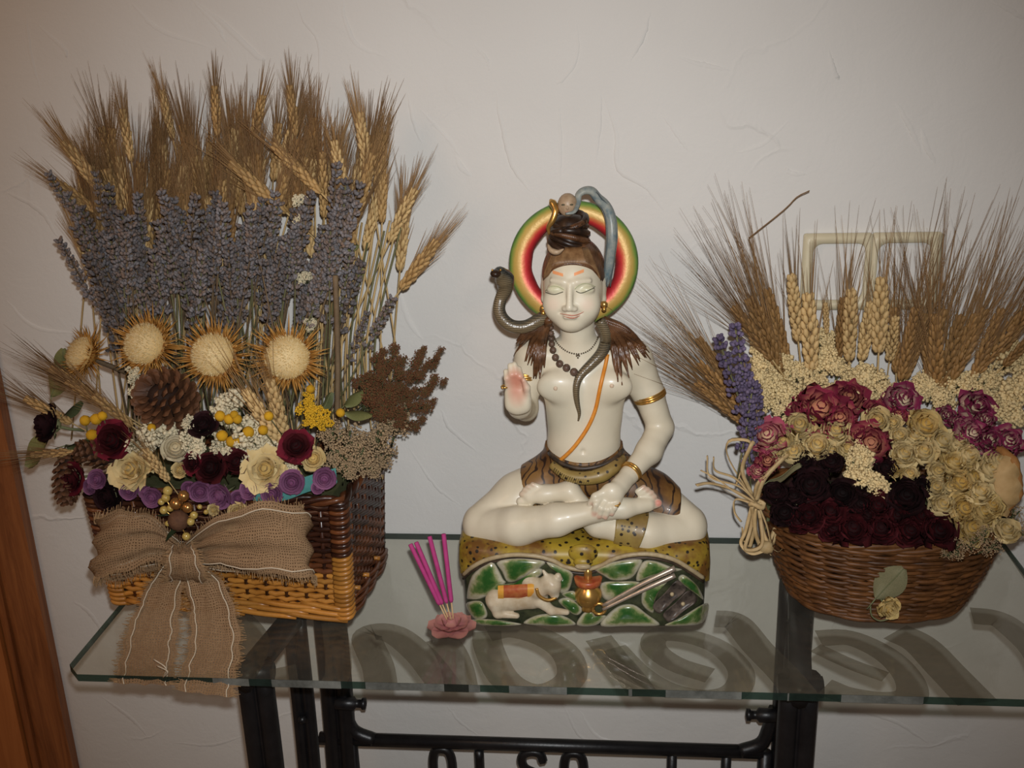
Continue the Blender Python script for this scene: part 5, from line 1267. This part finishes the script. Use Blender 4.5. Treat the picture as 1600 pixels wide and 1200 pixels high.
# ================================================================== burlap bow
KN = at(287, 858, -.322)
bow = thing('burlap_bow', 'brown burlap ribbon bow with two long tails on the rectangular basket', 'bow', KN)
def ribbon(name, path, width, nu=9, sag=0.0, wscale=None, edge=True, fold=0.0):
    """path: list of (point, cross direction); builds a strip with uv in metres, edge threads and fringe as its pieces"""
    C_ = spline([p for p, _ in path], 40); X = spline([c for _, c in path], 40); X /= np.linalg.norm(X, axis=1)[:, None]
    L_ = np.r_[0, np.cumsum(np.linalg.norm(np.diff(C_, axis=0), axis=1))]; t = np.gradient(C_, axis=0); t /= np.linalg.norm(t, axis=1)[:, None]
    N = np.cross(t, X); ws = np.interp(np.linspace(0, 1, len(C_)), *wscale) if wscale else np.ones(len(C_))
    us = np.linspace(-.5, .5, nu); G = np.zeros((len(C_), nu, 3)); UV = np.zeros((len(C_), nu, 2))
    for i in range(len(C_)):
        for j, u in enumerate(us):
            G[i, j] = C_[i]+X[i]*u*width*ws[i]*(1+.05*math.sin(i*.9+u*3))+N[i]*(sag*(1-4*u*u)+fold*math.sin(u*16+i*.12)*(1.35-ws[i])+.0022*math.sin(i*.55+u*9)*math.sin(u*11+i*.23+width*90))+RNG.normal(0, .0004, 3); UV[i, j] = (u*width, L_[i])
    m = MB(); m.grid(G); ob = m.build(name, 'burlap', bow)
    uvl = ob.data.uv_layers.new(name='UVMap'); flat = UV.reshape(-1, 2)
    uvl.data.foreach_set('uv', flat[[l.vertex_index for l in ob.data.loops]].astype(np.float32).ravel())
    if edge:
        for j in (1, nu-2):
            m = MB(); m.tube(G[:, j]+N*.0012, .0009, 4); m.build('white_thread', 'thread_white', ob, loc=KN)
        fr_ = MB()
        for i in range(0, len(C_), 1):
            for k in range(3):
                for j, sg in ((0, -1), (nu-1, 1)):
                    ii = min(i, len(C_)-2); p = G[ii, j]+(G[ii+1, j]-G[ii, j])*k/3; d = X[ii]*sg*.006*random.uniform(.5, 1.5)+RNG.normal(0, .0016, 3); fr_.tube([p-X[ii]*sg*.003, p+d*.5, p+d], .0005, 3, cap=False)
        o_ = fr_.build('fringe', 'jute', ob, loc=KN); o_['kind'] = 'stuff'
    return ob, G
a = lambda px, py, Y: at(px, py, Y)
up = np.array([.1, 0, 1.0])
ribbon('bow_loop', [(a(285, 860, -.325), (0, 0, 1)), (a(235, 842, -.345), (.1, .1, 1)), (a(180, 848, -.360), (.1, .3, 1)), (a(148, 858, -.345), (.1, .5, 1)), (a(165, 862, -.315), (0, .4, 1)), (a(220, 866, -.300), (0, .1, 1)), (a(282, 862, -.308), (0, 0, 1))], .088, 11, wscale=([0, .10, .3, .7, .9, 1], [.22, .60, 1.0, .92, .5, .22]), fold=.016)
ribbon('bow_loop', [(a(290, 862, -.325), (0, 0, 1)), (a(345, 848, -.348), (-.05, .1, 1)), (a(420, 842, -.362), (-.1, .2, 1)), (a(480, 848, -.345), (-.1, .4, 1)), (a(470, 856, -.312), (0, .3, 1)), (a(390, 866, -.302), (0, .1, 1)), (a(290, 862, -.308), (0, 0, 1))], .098, 11, wscale=([0, .10, .3, .7, .9, 1], [.22, .60, 1.05, .92, .5, .22]), fold=.016)
Tz = T+.003
def gp(px, py): p = atz(px, py, Tz); return p
ribbon('bow_tail', [(a(282, 868, -.325), (1, 0, 0)), (a(260, 910, -.335), (1, 0, .1)), (a(244, 960, -.350), (1, .05, .1)), (a(236, 1000, -.372), (1, .05, 0)), (a(229, 1040, -.408), (1, .05, 0)), (a(226, 1070, -.437), (1, 0, 0))], .072, 9, wscale=([0, .2, .5, 1], [.35, .75, 1, 1.1]), fold=.006)
ribbon('bow_tail', [(a(290, 868, -.328), (1, 0, 0)), (a(318, 910, -.340), (1, 0, .1)), (a(333, 960, -.356), (1, -.1, .1)), (a(336, 1005, -.380), (1, -.05, 0)), (a(327, 1045, -.414), (1, .0, 0)), (a(322, 1085, -.445), (1, 0, -.1))], .072, 9, wscale=([0, .2, .5, 1], [.35, .8, 1, 1.05]), fold=.006)
ribbon('knot_loop', [(a(284, 852, -.330), (1, 0, .1)), (a(286, 868, -.352), (1, 0, 0)), (a(290, 895, -.352), (1, 0, 0)), (a(292, 908, -.338), (1, 0, 0)), (a(290, 885, -.325), (1, 0, 0)), (a(286, 858, -.322), (1, 0, 0))], .055, 9, wscale=([0, .4, .7, 1], [.6, 1.0, 1.1, .6]), fold=.006)
for px0, py0, px1, py1, Y in ((240, 1030, 255, 1058, -.42), (255, 1058, 245, 1040, -.43)):
    m = MB(); m.tube(spline([a(px0, py0, Y), a((px0+px1)/2+12, (py0+py1)/2, Y-.01), a(px1, py1, Y)], 10), .0011, 4); m.build('loose_thread', 'thread_white', bow)
# ---- gold berry pick on the knot
pk = thing('berry_pick', 'gold berry and glass bead pick with brown knob on the bow knot', 'ornament', at(278, 815, -.345))
def pp(name, mat, px, py, r, Y=-.352, par=None):
    m = MB(); m.ball(at(px, py, Y), r, 12, 8); return m.build(name, mat, pk)
for px, py, r in ((287, 775, .0078), (275, 787, .0085), (293, 793, .0075)): pp('gold_berry', 'berry_gold', px, py, r)
for px, py, r in ((256, 797, .0058), (266, 794, .005), (259, 778, .006), (262, 767, .0066), (252, 784, .0048), (303, 805, .0056), (298, 815, .0056), (291, 838, .0058), (262, 818, .004), (322, 800, .0035), (312, 792, .0035)): pp('glass_bead', 'bead_glass', px, py, r)
pp('brown_knob', 'knob_brown', 279, 813, .0145)
for px, py, dx, dz in ((268, 832, -.008, -.012), (302, 806, .012, .005), (258, 803, -.012, .0)):
    m = MB(); p = at(px, py, -.345); m.add([p+[-.007, 0, -.004], p+[.007, 0, .002], p+[dx, -.006, dz], p+[-dx*.6, -.004, -dz*.8], p+[0, -.006, 0]], [(0, 3, 4), (3, 1, 4), (1, 2, 4), (2, 0, 4)]); m.build('dark_leaf', 'leaf_dark', pk)
m = MB()
for px, py in ((287, 775), (275, 787), (293, 793), (258, 778), (303, 805), (291, 838), (256, 797)): m.tube([at(279, 813, -.342), at(px, py, -.350)], .0011, 4)
m.build('wire', 'gold', pk)

# ================================================================== oval wicker basket (right)
OC = np.array([1.138, -.152, T]); ob_ = thing('wicker_basket', 'oval brown wicker basket flaring to the rim, filled with dried roses', 'basket', OC)
OH = .132
def oring(f, n=96, s=1.0, amp=0.0, ph=0):
    a_, b_ = (.124+.050*f**.8)*s, (.100+.034*f**.8)*s; P = []
    for i in range(n):
        t = 2*math.pi*i/n; k = (abs(math.cos(t))**2.4+abs(math.sin(t))**2.4)**(-1/2.4); o_ = 1+amp*(1 if ((i//3)+ph) % 2 else -1)/.15
        P.append(OC+[a_*k*math.cos(t)*o_, b_*k*math.sin(t)*o_, OH*f+.012*math.cos(t)**2*f*(1 if True else 0)])
    return P
m = MB(); m.grid(np.array([oring(f, 96, .955) for f in np.linspace(.02, .97, 6)]), wrap=True); m.add(oring(.02, 96, .955), [tuple(range(95, -1, -1))]); m.build('liner', 'liner', ob_)
for k in range(25):
    m = MB(); m.tube(np.array(oring((k+.6)/25.5, 96, 1.0, .0022, k))+RNG.normal(0, .0005, (96, 3)), .0034, 5, closed=True); m.build('willow_rod', 'wicker_brown', ob_)
for i in range(0, 96, 6):
    m = MB(); m.tube([np.array(oring(f, 96, .985)[i]) for f in np.linspace(0, 1, 6)], .0036, 6); m.build('stake', 'wicker_brown', ob_)
for s in range(3):
    P = np.array(oring(1.0)); P = P+[[.0035*math.cos(i*.5+s*2.1)*nrm(p-OC)[0], .0035*math.cos(i*.5+s*2.1)*nrm(p-OC)[1], .0045*math.sin(i*.5+s*2.1)] for i, p in enumerate(P)]; m = MB(); m.tube(P, .0040, 6, closed=True); m.build('rim_braid', 'wicker_brown', ob_)
for s in range(2):
    P = np.array(oring(.012, 96, 1.015)); P = P+[[0, 0, .003+.003*math.sin(i*.4+s*3)] for i in range(96)]; m = MB(); m.tube(P, .0042, 6, closed=True); m.build('foot_wale', 'wicker_brown', ob_)
m = MB(); m.grid(np.array([oring(f, 48, s) for f, s in ((.05, .9), (.86, .9), (.98, .7), (1.08, .35), (1.1, .02))]), wrap=True); tag(m.build('floral_foam', 'foam', loc=OC+[0, 0, .005]), 'moss-green foam dome filling the oval basket under the roses', 'foam')
# ---- wheat
GR = 'bearded wheat stalks in the oval basket'
wr = [wheat_proto('wheat_stalk', 81, L=.085, awn=.175, nawn=34, ar=.78, spread=.36, wid=1.0, ear='wheat_brown', am='awn_brown', label='brown long-bearded wheat stalk fanning out of the oval basket', group='brown wheat stalks in the oval basket', stem=.12),
      wheat_proto('wheat_stalk', 82, L=.085, awn=.155, nawn=30, ar=.78, spread=.28, wid=1.0, ear='wheat_brown', am='awn', label='brown long-bearded wheat stalk fanning out of the oval basket', group='brown wheat stalks in the oval basket', stem=.12),
      wheat_proto('wheat_stalk', 83, L=.088, awn=.12, nawn=16, spread=.26, wid=1.35, ear='wheat_pale', am='awn', label='plump pale gold wheat ear standing before the cream wall frame', group='pale wheat ears in the oval basket', stem=.14)]
for i, (k, bx, by, tx, ty, Y) in enumerate(((2, 1247, 530, 1236, 422, -.10), (2, 1268, 575, 1262, 450, -.11), (2, 1327, 560, 1330, 445, -.11), (2, 1347, 560, 1362, 465, -.09), (2, 1373, 548, 1378, 425, -.11), (2, 1390, 562, 1400, 490, -.09), (2, 1292, 520, 1290, 470, -.10),
        (0, 1215, 570, 1165, 455, -.11), (1, 1222, 585, 1180, 470, -.10), (0, 1205, 560, 1140, 470, -.12), (1, 1230, 560, 1195, 440, -.09), (1, 1165, 640, 1085, 560, -.13), (0, 1175, 670, 1090, 600, -.14), (1, 1150, 610, 1085, 520, -.12), (0, 1170, 655, 1080, 590, -.12),
        (0, 1408, 592, 1432, 470, -.11), (1, 1415, 590, 1452, 480, -.10), (0, 1462, 612, 1462, 480, -.11), (1, 1470, 605, 1505, 480, -.11), (0, 1455, 600, 1440, 490, -.10), (1, 1475, 600, 1530, 480, -.10), (0, 1520, 590, 1570, 470, -.11), (1, 1530, 580, 1600, 480, -.11), (0, 1560, 560, 1625, 450, -.10),
        (1, 1445, 600, 1478, 470, -.10), (0, 1490, 590, 1545, 470, -.12), (1, 1570, 570, 1640, 500, -.12), (1, 1310, 560, 1318, 455, -.08), (1, 1400, 580, 1395, 470, -.08))):
    p = at(bx, by, Y); q_ = at(tx, ty, Y-.01+.015*math.sin(i*2.1)); o = place(wr[k], p, q_-p, scale=np.linalg.norm(q_-p)/.10)
    if k < 2: o['label'] = 'brown long-bearded wheat stalk '+('leaning towards the statue behind the purple lavender' if bx < 1180 else 'standing between the lavender and the pale wheat ears' if bx < 1300 else 'among the pale wheat ears of the oval basket' if bx < 1405 else 'rising beside the cream wall frame' if bx < 1480 else 'leaning away over the slice end of the oval basket')
m = MB(); p = at(1170, 372, -.06); m.tube(spline([p, at(1225, 328, -.06), at(1245, 308, -.06), at(1265, 298, -.06)], 10), [.0005, .0007, .0008, .0009, .001, .0012, .0014, .0014, .0013, .0012][:10] if False else .0009, 5)
m.tube([p, at(1235, 560, -.09)], .0006, 4)
tag(m.build('bent_straw', 'awn_brown', loc=at(1235, 560, -.09)), 'single long bent straw sticking out towards the cream wall frame', 'straw')
# ---- lavender
lr = [lav_proto(91+i, 'lavender_purple', 'purple dried lavender sprig at the end of the oval basket', 'purple lavender sprigs in the oval basket', L=.095, wid=1.55, stem=.05) for i in range(2)]
for bx, by, tx, ty, Y, s in ((1160, 640, 1116, 510, -.20, 1.15), (1168, 620, 1148, 508, -.19, 1.1), (1175, 660, 1162, 560, -.19, 1.0), (1172, 720, 1168, 620, -.21, 1.1), (1185, 700, 1180, 590, -.19, 1.0), (1160, 700, 1170, 640, -.215, 1.0)):
    p = at(bx, by, Y); q_ = at(tx, ty, Y); place(lr[bx % 2], p, q_-p, scale=s)
def zone(px, py):
    if py > 700 and px < 1400: return 'beside the near-black roses of the oval basket'
    if px < 1250: return 'next to the lavender in the oval basket'
    if px < 1420: return 'below the pale wheat ears in the oval basket'
    if py > 770: return 'under the tan dried slice of the oval basket'
    return 'at the dried-slice end of the oval basket'
# ---- depth of the mound by row
def my(py): return float(np.interp(py, [540, 600, 660, 720, 780, 850], [-.10, -.13, -.185, -.225, -.262, -.292]))
sr = [clump_proto('cream_statice', 20+i, 'statice_cream', 'cream dried statice cluster in the oval basket', 'cream statice clusters', n=330, lobes=9, crumb=.105) for i in range(3)]
for i, (px, py, s) in enumerate(((1190, 555, 26), (1195, 590, 26), (1222, 575, 24), (1215, 610, 28), (1195, 628, 22), (1245, 588, 24), (1240, 620, 24), (1268, 602, 26), (1285, 535, 20), (1288, 562, 26), (1312, 575, 24), (1300, 612, 24), (1335, 600, 24), (1360, 590, 30), (1350, 620, 26), (1385, 620, 26), (1445, 592, 20), (1430, 615, 22), (1498, 598, 28), (1475, 632, 24), (1540, 602, 26), (1520, 615, 24), (1578, 565, 34), (1580, 610, 36), (1560, 640, 30), (1590, 650, 30), (1345, 725, 26), (1352, 748, 28), (1370, 765, 20), (1338, 705, 16), (1400, 635, 20), (1460, 610, 20), (1265, 625, 22), (1225, 640, 20))):
    p = at(px, py, my(py)+(.02 if py < 660 else 0)); place(sr[i % 3], p, (0, -.6, .75), s*1.12/ppm(p))['label'] = 'cream dried statice cluster '+zone(px, py)
# ---- roses
def rset(name, seeds, mat, label, group, **kw): return [rose_proto(name, s, mat, label, group, **kw) for s in seeds]
RY = rset('dried_rose', (101, 102, 103), 'petal_cream', 'pale cream-yellow dried rose in the oval basket', 'cream-yellow roses in the oval basket', openness=.10, n_out=6, crumple=.14)
RG = rset('dried_rose', (104, 105), 'petal_yellow', 'deeper yellow dried rose in the oval basket', 'yellow roses in the oval basket', openness=.18, n_out=7, crumple=.14)
RD = rset('dried_rose', (106, 107), 'petal_black', 'near-black dried rose in the oval basket', 'near-black roses in the oval basket', openness=.08, n_out=6, crumple=.14)
RR = rset('dried_rose', (108, 109), 'petal_dark', 'dark maroon dried rose along the rim of the oval basket', 'maroon roses in the oval basket', openness=.15, n_out=6, crumple=.15)
RM = rset('dried_rose', (110, 111), 'petal_magenta', 'magenta dried rose in the oval basket', 'magenta roses in the oval basket', openness=.28, n_out=7, crumple=.24)
RW = rset('dried_rose', (112, 113), 'petal_pinkwhite', 'white and purple dried rose in the oval basket', 'white and purple roses in the oval basket', openness=.25, n_out=7, crumple=.24)
RP = rset('dried_rose', (114,), 'petal_pink', 'pink dried rose beside the lavender of the oval basket', 'pink roses in the oval basket', openness=.25, n_out=7, crumple=.2)
def roses(protos, L_, lift=0.0):
    base_ = protos[0]['label'].split(' in the oval')[0].split(' along the rim')[0].split(' beside the lav')[0]
    for i, (px, py, s) in enumerate(L_):
        p = at(px, py, my(py)-lift); n_ = nrm([(p[0]-OC[0])*1.2+random.uniform(-.12, .12), -.65+random.uniform(-.15, .1), .75+random.uniform(-.2, .1)]); o = place(protos[i % len(protos)], p-n_*.010, n_, s*1.10/ppm(p))
        o['label'] = base_+' '+zone(px, py)
roses(RY, ((1250, 665, 23), (1225, 690, 22), (1240, 707, 22), (1276, 697, 24), (1306, 674, 22), (1370, 658, 22), (1405, 680, 18), (1412, 710, 22), (1443, 706, 22), (1472, 690, 22), (1512, 712, 22), (1466, 736, 18), (1462, 762, 20), (1530, 770, 24), (1472, 790, 24), (1572, 828, 22), (1422, 740, 16), (1545, 735, 24), (1430, 680, 18), (1395, 660, 16), (1325, 700, 18), (1300, 705, 18), (1560, 720, 22), (1485, 760, 18), (1500, 690, 18), (1210, 705, 16)))
roses(RG, ((1445, 665, 26), (1490, 724, 24), (1500, 755, 24), (1505, 795, 26), (1517, 825, 26), (1270, 655, 16), (1535, 800, 22), (1400, 730, 16), (1525, 745, 20), (1550, 790, 20)))
roses(RD, ((1256, 720, 18), (1298, 722, 20), (1268, 760, 30), (1212, 770, 20), (1226, 802, 22), (1315, 772, 24), (1385, 730, 17), (1415, 778, 30), (1440, 758, 17), (1345, 788, 20), (1240, 775, 18), (1340, 760, 14)), .004)
roses(RR, ((1265, 806, 24), (1297, 800, 24), (1332, 826, 28), (1376, 826, 25), (1400, 806, 22), (1421, 830, 25), (1465, 830, 28), (1302, 826, 22), (1372, 790, 22), (1246, 815, 18), (1440, 806, 20), (1355, 806, 18)), .006)
roses(RM, ((1280, 640, 34), (1326, 622, 24), (1312, 655, 24), (1370, 642, 16), (1360, 694, 28), (1340, 680, 18), (1200, 720, 18), (1255, 640, 20), (1405, 645, 14)))
roses(RW, ((1410, 625, 24), (1525, 635, 24), (1518, 678, 22), (1545, 688, 22), (1576, 690, 22), (1480, 648, 14), (1500, 660, 14), (1395, 625, 16), (1560, 705, 18), (1540, 655, 16)))
roses(RP, ((1200, 682, 26), (1225, 672, 14), (1185, 735, 14)))
# ---- leaves, slice, sprays
lf = leaf_proto('eucalyptus_leaf', 'leaf_greygreen', 'x', wid=.7)
place(lf, at(1226, 738, -.235), (.75, -.2, .6), .050, spin=0, xhint=(.5, -.6, .6), label='grey-green leaf beside the raffia bow in the oval basket')
place(lf, at(1390, 912, -.292), (.55, -.05, .83), .058, spin=0, xhint=(.8, -.45, -.5), label='grey-green leaf stuck on the outside of the oval basket')
place(lg_, at(1205, 790, -.21), (.2, 0, 1), .05, spin=0, xhint=(.7, -.7, 0), label='dark green leaf behind the raffia bow knot')
place(RG[0], at(1384, 945, -.292), (.25, -.9, -.1), .017, label='single yellow rosebud stuck on the outside of the oval basket')
m = MB(); m.tube(spline([at(1360, 945, -.285), at(1362, 962, -.288), at(1375, 970, -.29), at(1392, 966, -.29)], 10), .0012, 4); m.tube(spline([at(1385, 950, -.29), at(1395, 968, -.292), at(1402, 958, -.292)], 8), .0012, 4)
tag(m.build('wire_loop', 'sepal', loc=at(1375, 970, -.288)), 'thin pale wire loop under the rosebud on the basket outside', 'wire')
# thick curled tan slice at the end of the basket
sl = thing('dried_slice', 'thick curled tan dried fruit slice at the end of the oval basket', 'dried fruit', at(1570, 780, -.20)); m = MB(); rows = []
P = spline([at(x, y, Y) for x, y, Y in ((1556, 700, -.21), (1580, 715, -.235), (1592, 745, -.245), (1588, 778, -.25), (1566, 805, -.25))], 20); Q = spline([at(x, y, Y) for x, y, Y in ((1545, 725, -.225), (1550, 740, -.24), (1553, 755, -.245), (1553, 772, -.25), (1550, 795, -.25))], 20)
w_ = [.0028*math.sin(i*1.7)+.0012*math.sin(i*3.1) for i in range(len(P))]; P = P+RNG.normal(0, .0012, P.shape)
G = [P+[[k, .012, 0] for k in w_], P+[[.004+k, .004, 0] for k in w_], P+[[k, -.006, 0] for k in w_], (P+Q)/2+[0, -.005, 0], Q+[0, -.006, 0], Q+[0, .008, 0]]
m.grid(np.array(G)); simple('slice_tan', (.40, .25, .10, 1), (.52, .35, .16, 1), 40, .7, bump=.4); simple('slice_rind', (.26, .11, .03, 1), (.36, .17, .05, 1), 60, .7, bump=.4)
m.build('flesh', 'slice_tan', sl); m = MB(); m.tube(P+[0, .002, 0], .0062, 7); m.build('rind', 'slice_rind', sl)
by_ = clump_proto('spray_of_florets', 33, 'moss_beige', 'spray of tiny beige florets hanging over the rim of the oval basket', 'beige floret sprays', n=170, lobes=10, crumb=.045)
for px, py, s in ((1495, 858, 20), (1520, 850, 22), (1548, 855, 20), (1540, 838, 18), (1585, 810, 24), (1595, 835, 20), (1480, 865, 12)):
    p = at(px, py, -.300 if px < 1560 else -.235); place(by_, p, (.2, -.6, .6), s*1.1/ppm(p))
# ---- raffia bow
RB = at(1183, 790, -.205); rf = thing('raffia_bow', 'natural raffia bow tied to the end of the oval basket', 'bow', RB)
simple('raffia', (.40, .27, .12, 1), (.54, .39, .20, 1), 60, .6, rnd=.12)
RA = [[(1183, 788), (1150, 770), (1120, 748), (1095, 735)], [(1183, 786), (1155, 760), (1110, 745), (1105, 712)], [(1180, 782), (1150, 748), (1118, 735), (1115, 715)], [(1180, 785), (1145, 765), (1110, 755), (1088, 758)], [(1178, 780), (1140, 720), (1138, 690), (1168, 688), (1172, 700), (1158, 735), (1150, 758)], [(1176, 775), (1160, 735), (1172, 700), (1178, 690)],
      [(1180, 778), (1185, 755), (1215, 725), (1232, 710)], [(1182, 782), (1195, 748), (1225, 715)], [(1183, 788), (1210, 780), (1220, 785), (1214, 815), (1200, 850), (1190, 855), (1180, 820)], [(1180, 788), (1150, 780), (1148, 800), (1158, 815)], [(1175, 790), (1165, 830), (1158, 850), (1175, 865), (1200, 858)], [(1180, 792), (1172, 830), (1165, 858), (1190, 852), (1188, 810)],
      [(1185, 792), (1192, 830), (1200, 855), (1180, 860), (1162, 845), (1160, 825)], [(1186, 790), (1198, 820), (1206, 850), (1212, 835), (1215, 790)], [(1180, 795), (1180, 830), (1188, 855)], [(1175, 792), (1178, 825), (1172, 855)], [(1178, 785), (1150, 775), (1125, 760), (1105, 745)], [(1200, 852), (1215, 862), (1222, 858)], [(1195, 855), (1205, 868)]]
for i, L_ in enumerate(RA):
    Y0 = -.215-.006*(i % 4); m = MB(); P = spline([at(x, y, Y0-.010*math.sin(k*1.3+i)) for k, (x, y) in enumerate(L_)], 22); m.tube(P, (.0032 if i < 16 else .0008), 5, flat=.35); m.build('raffia_strand', 'raffia', rf)
m = MB(); p = at(1197, 855, -.23); m.ball(p, (.012, .009, .010), 8, 6, jit=.1); m.build('raffia_tuft', 'raffia', rf)
m = MB(); m.tube([at(1183, 788, -.225)+[.009*math.cos(t), .006*math.sin(t), .003*math.sin(2*t)] for t in np.linspace(0, 2*math.pi, 16, endpoint=False)], .004, 6, closed=True); m.build('raffia_knot', 'raffia', rf)

# ================================================================== incense holder and sticks
simple('holder_pink', (.30, .085, .10, 1), (.42, .15, .15, 1), 70, .6, tone=(.44, .20, .16, 1)); simple('incense_pink', (.38, .035, .16, 1), (.44, .055, .20, 1), 90, .85); simple('bamboo', (.52, .34, .16, 1), (.60, .42, .22, 1), 40, .6)
hc0 = atz(706, 985, T); ih = thing('incense_holder', 'small pink flower-shaped incense holder on the glass', 'incense holder', hc0)
m = MB(); m.lathe([(0, 0), (.012, 0), (.014, .004), (.008, .008), (.006, .020), (.004, .020), (.004, .012)], 12, hc0); m.build('cup', 'holder_pink', ih)
for ringk, (nn, R_, el, h_) in enumerate(((6, .031, .12, .007), (6, .024, .55, .011), (5, .015, .95, .014))):
    for j in range(nn):
        a_ = 2*math.pi*j/nn+ringk*.5; d = np.array([math.cos(a_), math.sin(a_), 0]); sd = np.array([-math.sin(a_), math.cos(a_), 0]); G = []; Cc = []
        for f in np.linspace(0, 1, 5):
            w = R_*.55*math.sin(math.pi*(.18+.66*f)); G.append([hc0+d*(.004+R_*f*math.cos(el*f))+sd*w*u+np.array([0, 0, .004+h_*.9*f*f*math.sin(el)+h_*.35+.0025*u*u]) for u in np.linspace(-1, 1, 5)]); Cc += [f]*5
        G = np.array(G); m = MB(); m.grid(G, col=Cc); m.grid(G[:, ::-1]-[0, 0, .0012], col=Cc); m.build('petal', 'holder_pink', ih)
for i, (px, py, bx, lb) in enumerate(((641, 850, 698, 'pink incense stick leaning furthest from the statue'), (650, 847, 701, 'pink incense stick lying against the one leaning furthest'), (671, 838, 704, 'pink incense stick in the middle of the holder'), (693, 834, 707, 'pink incense stick standing nearest the statue'))):
    b0 = at(bx+2, 966, hc0[1]); b1 = at(px, py, hc0[1]+.035); b0 = hc0+[(i-1.5)*.0022, .001*(i % 2), .010]; d = b1-b0; s_ = thing('incense_stick', lb, 'incense stick', b0, 'incense sticks')
    m = MB(); m.tube([b0, b0+d*.26], .0011, 6); m.build('bare_stick', 'bamboo', s_); m = MB(); m.tube([b0+d*.24, b0+d*.27, b1-d*.01, b1], [.0020, .0034, .0034, .0030], 8); m.build('incense_coat', 'incense_pink', s_)
for o in bpy.data.objects:
    if '_w' in o: del o['_w']
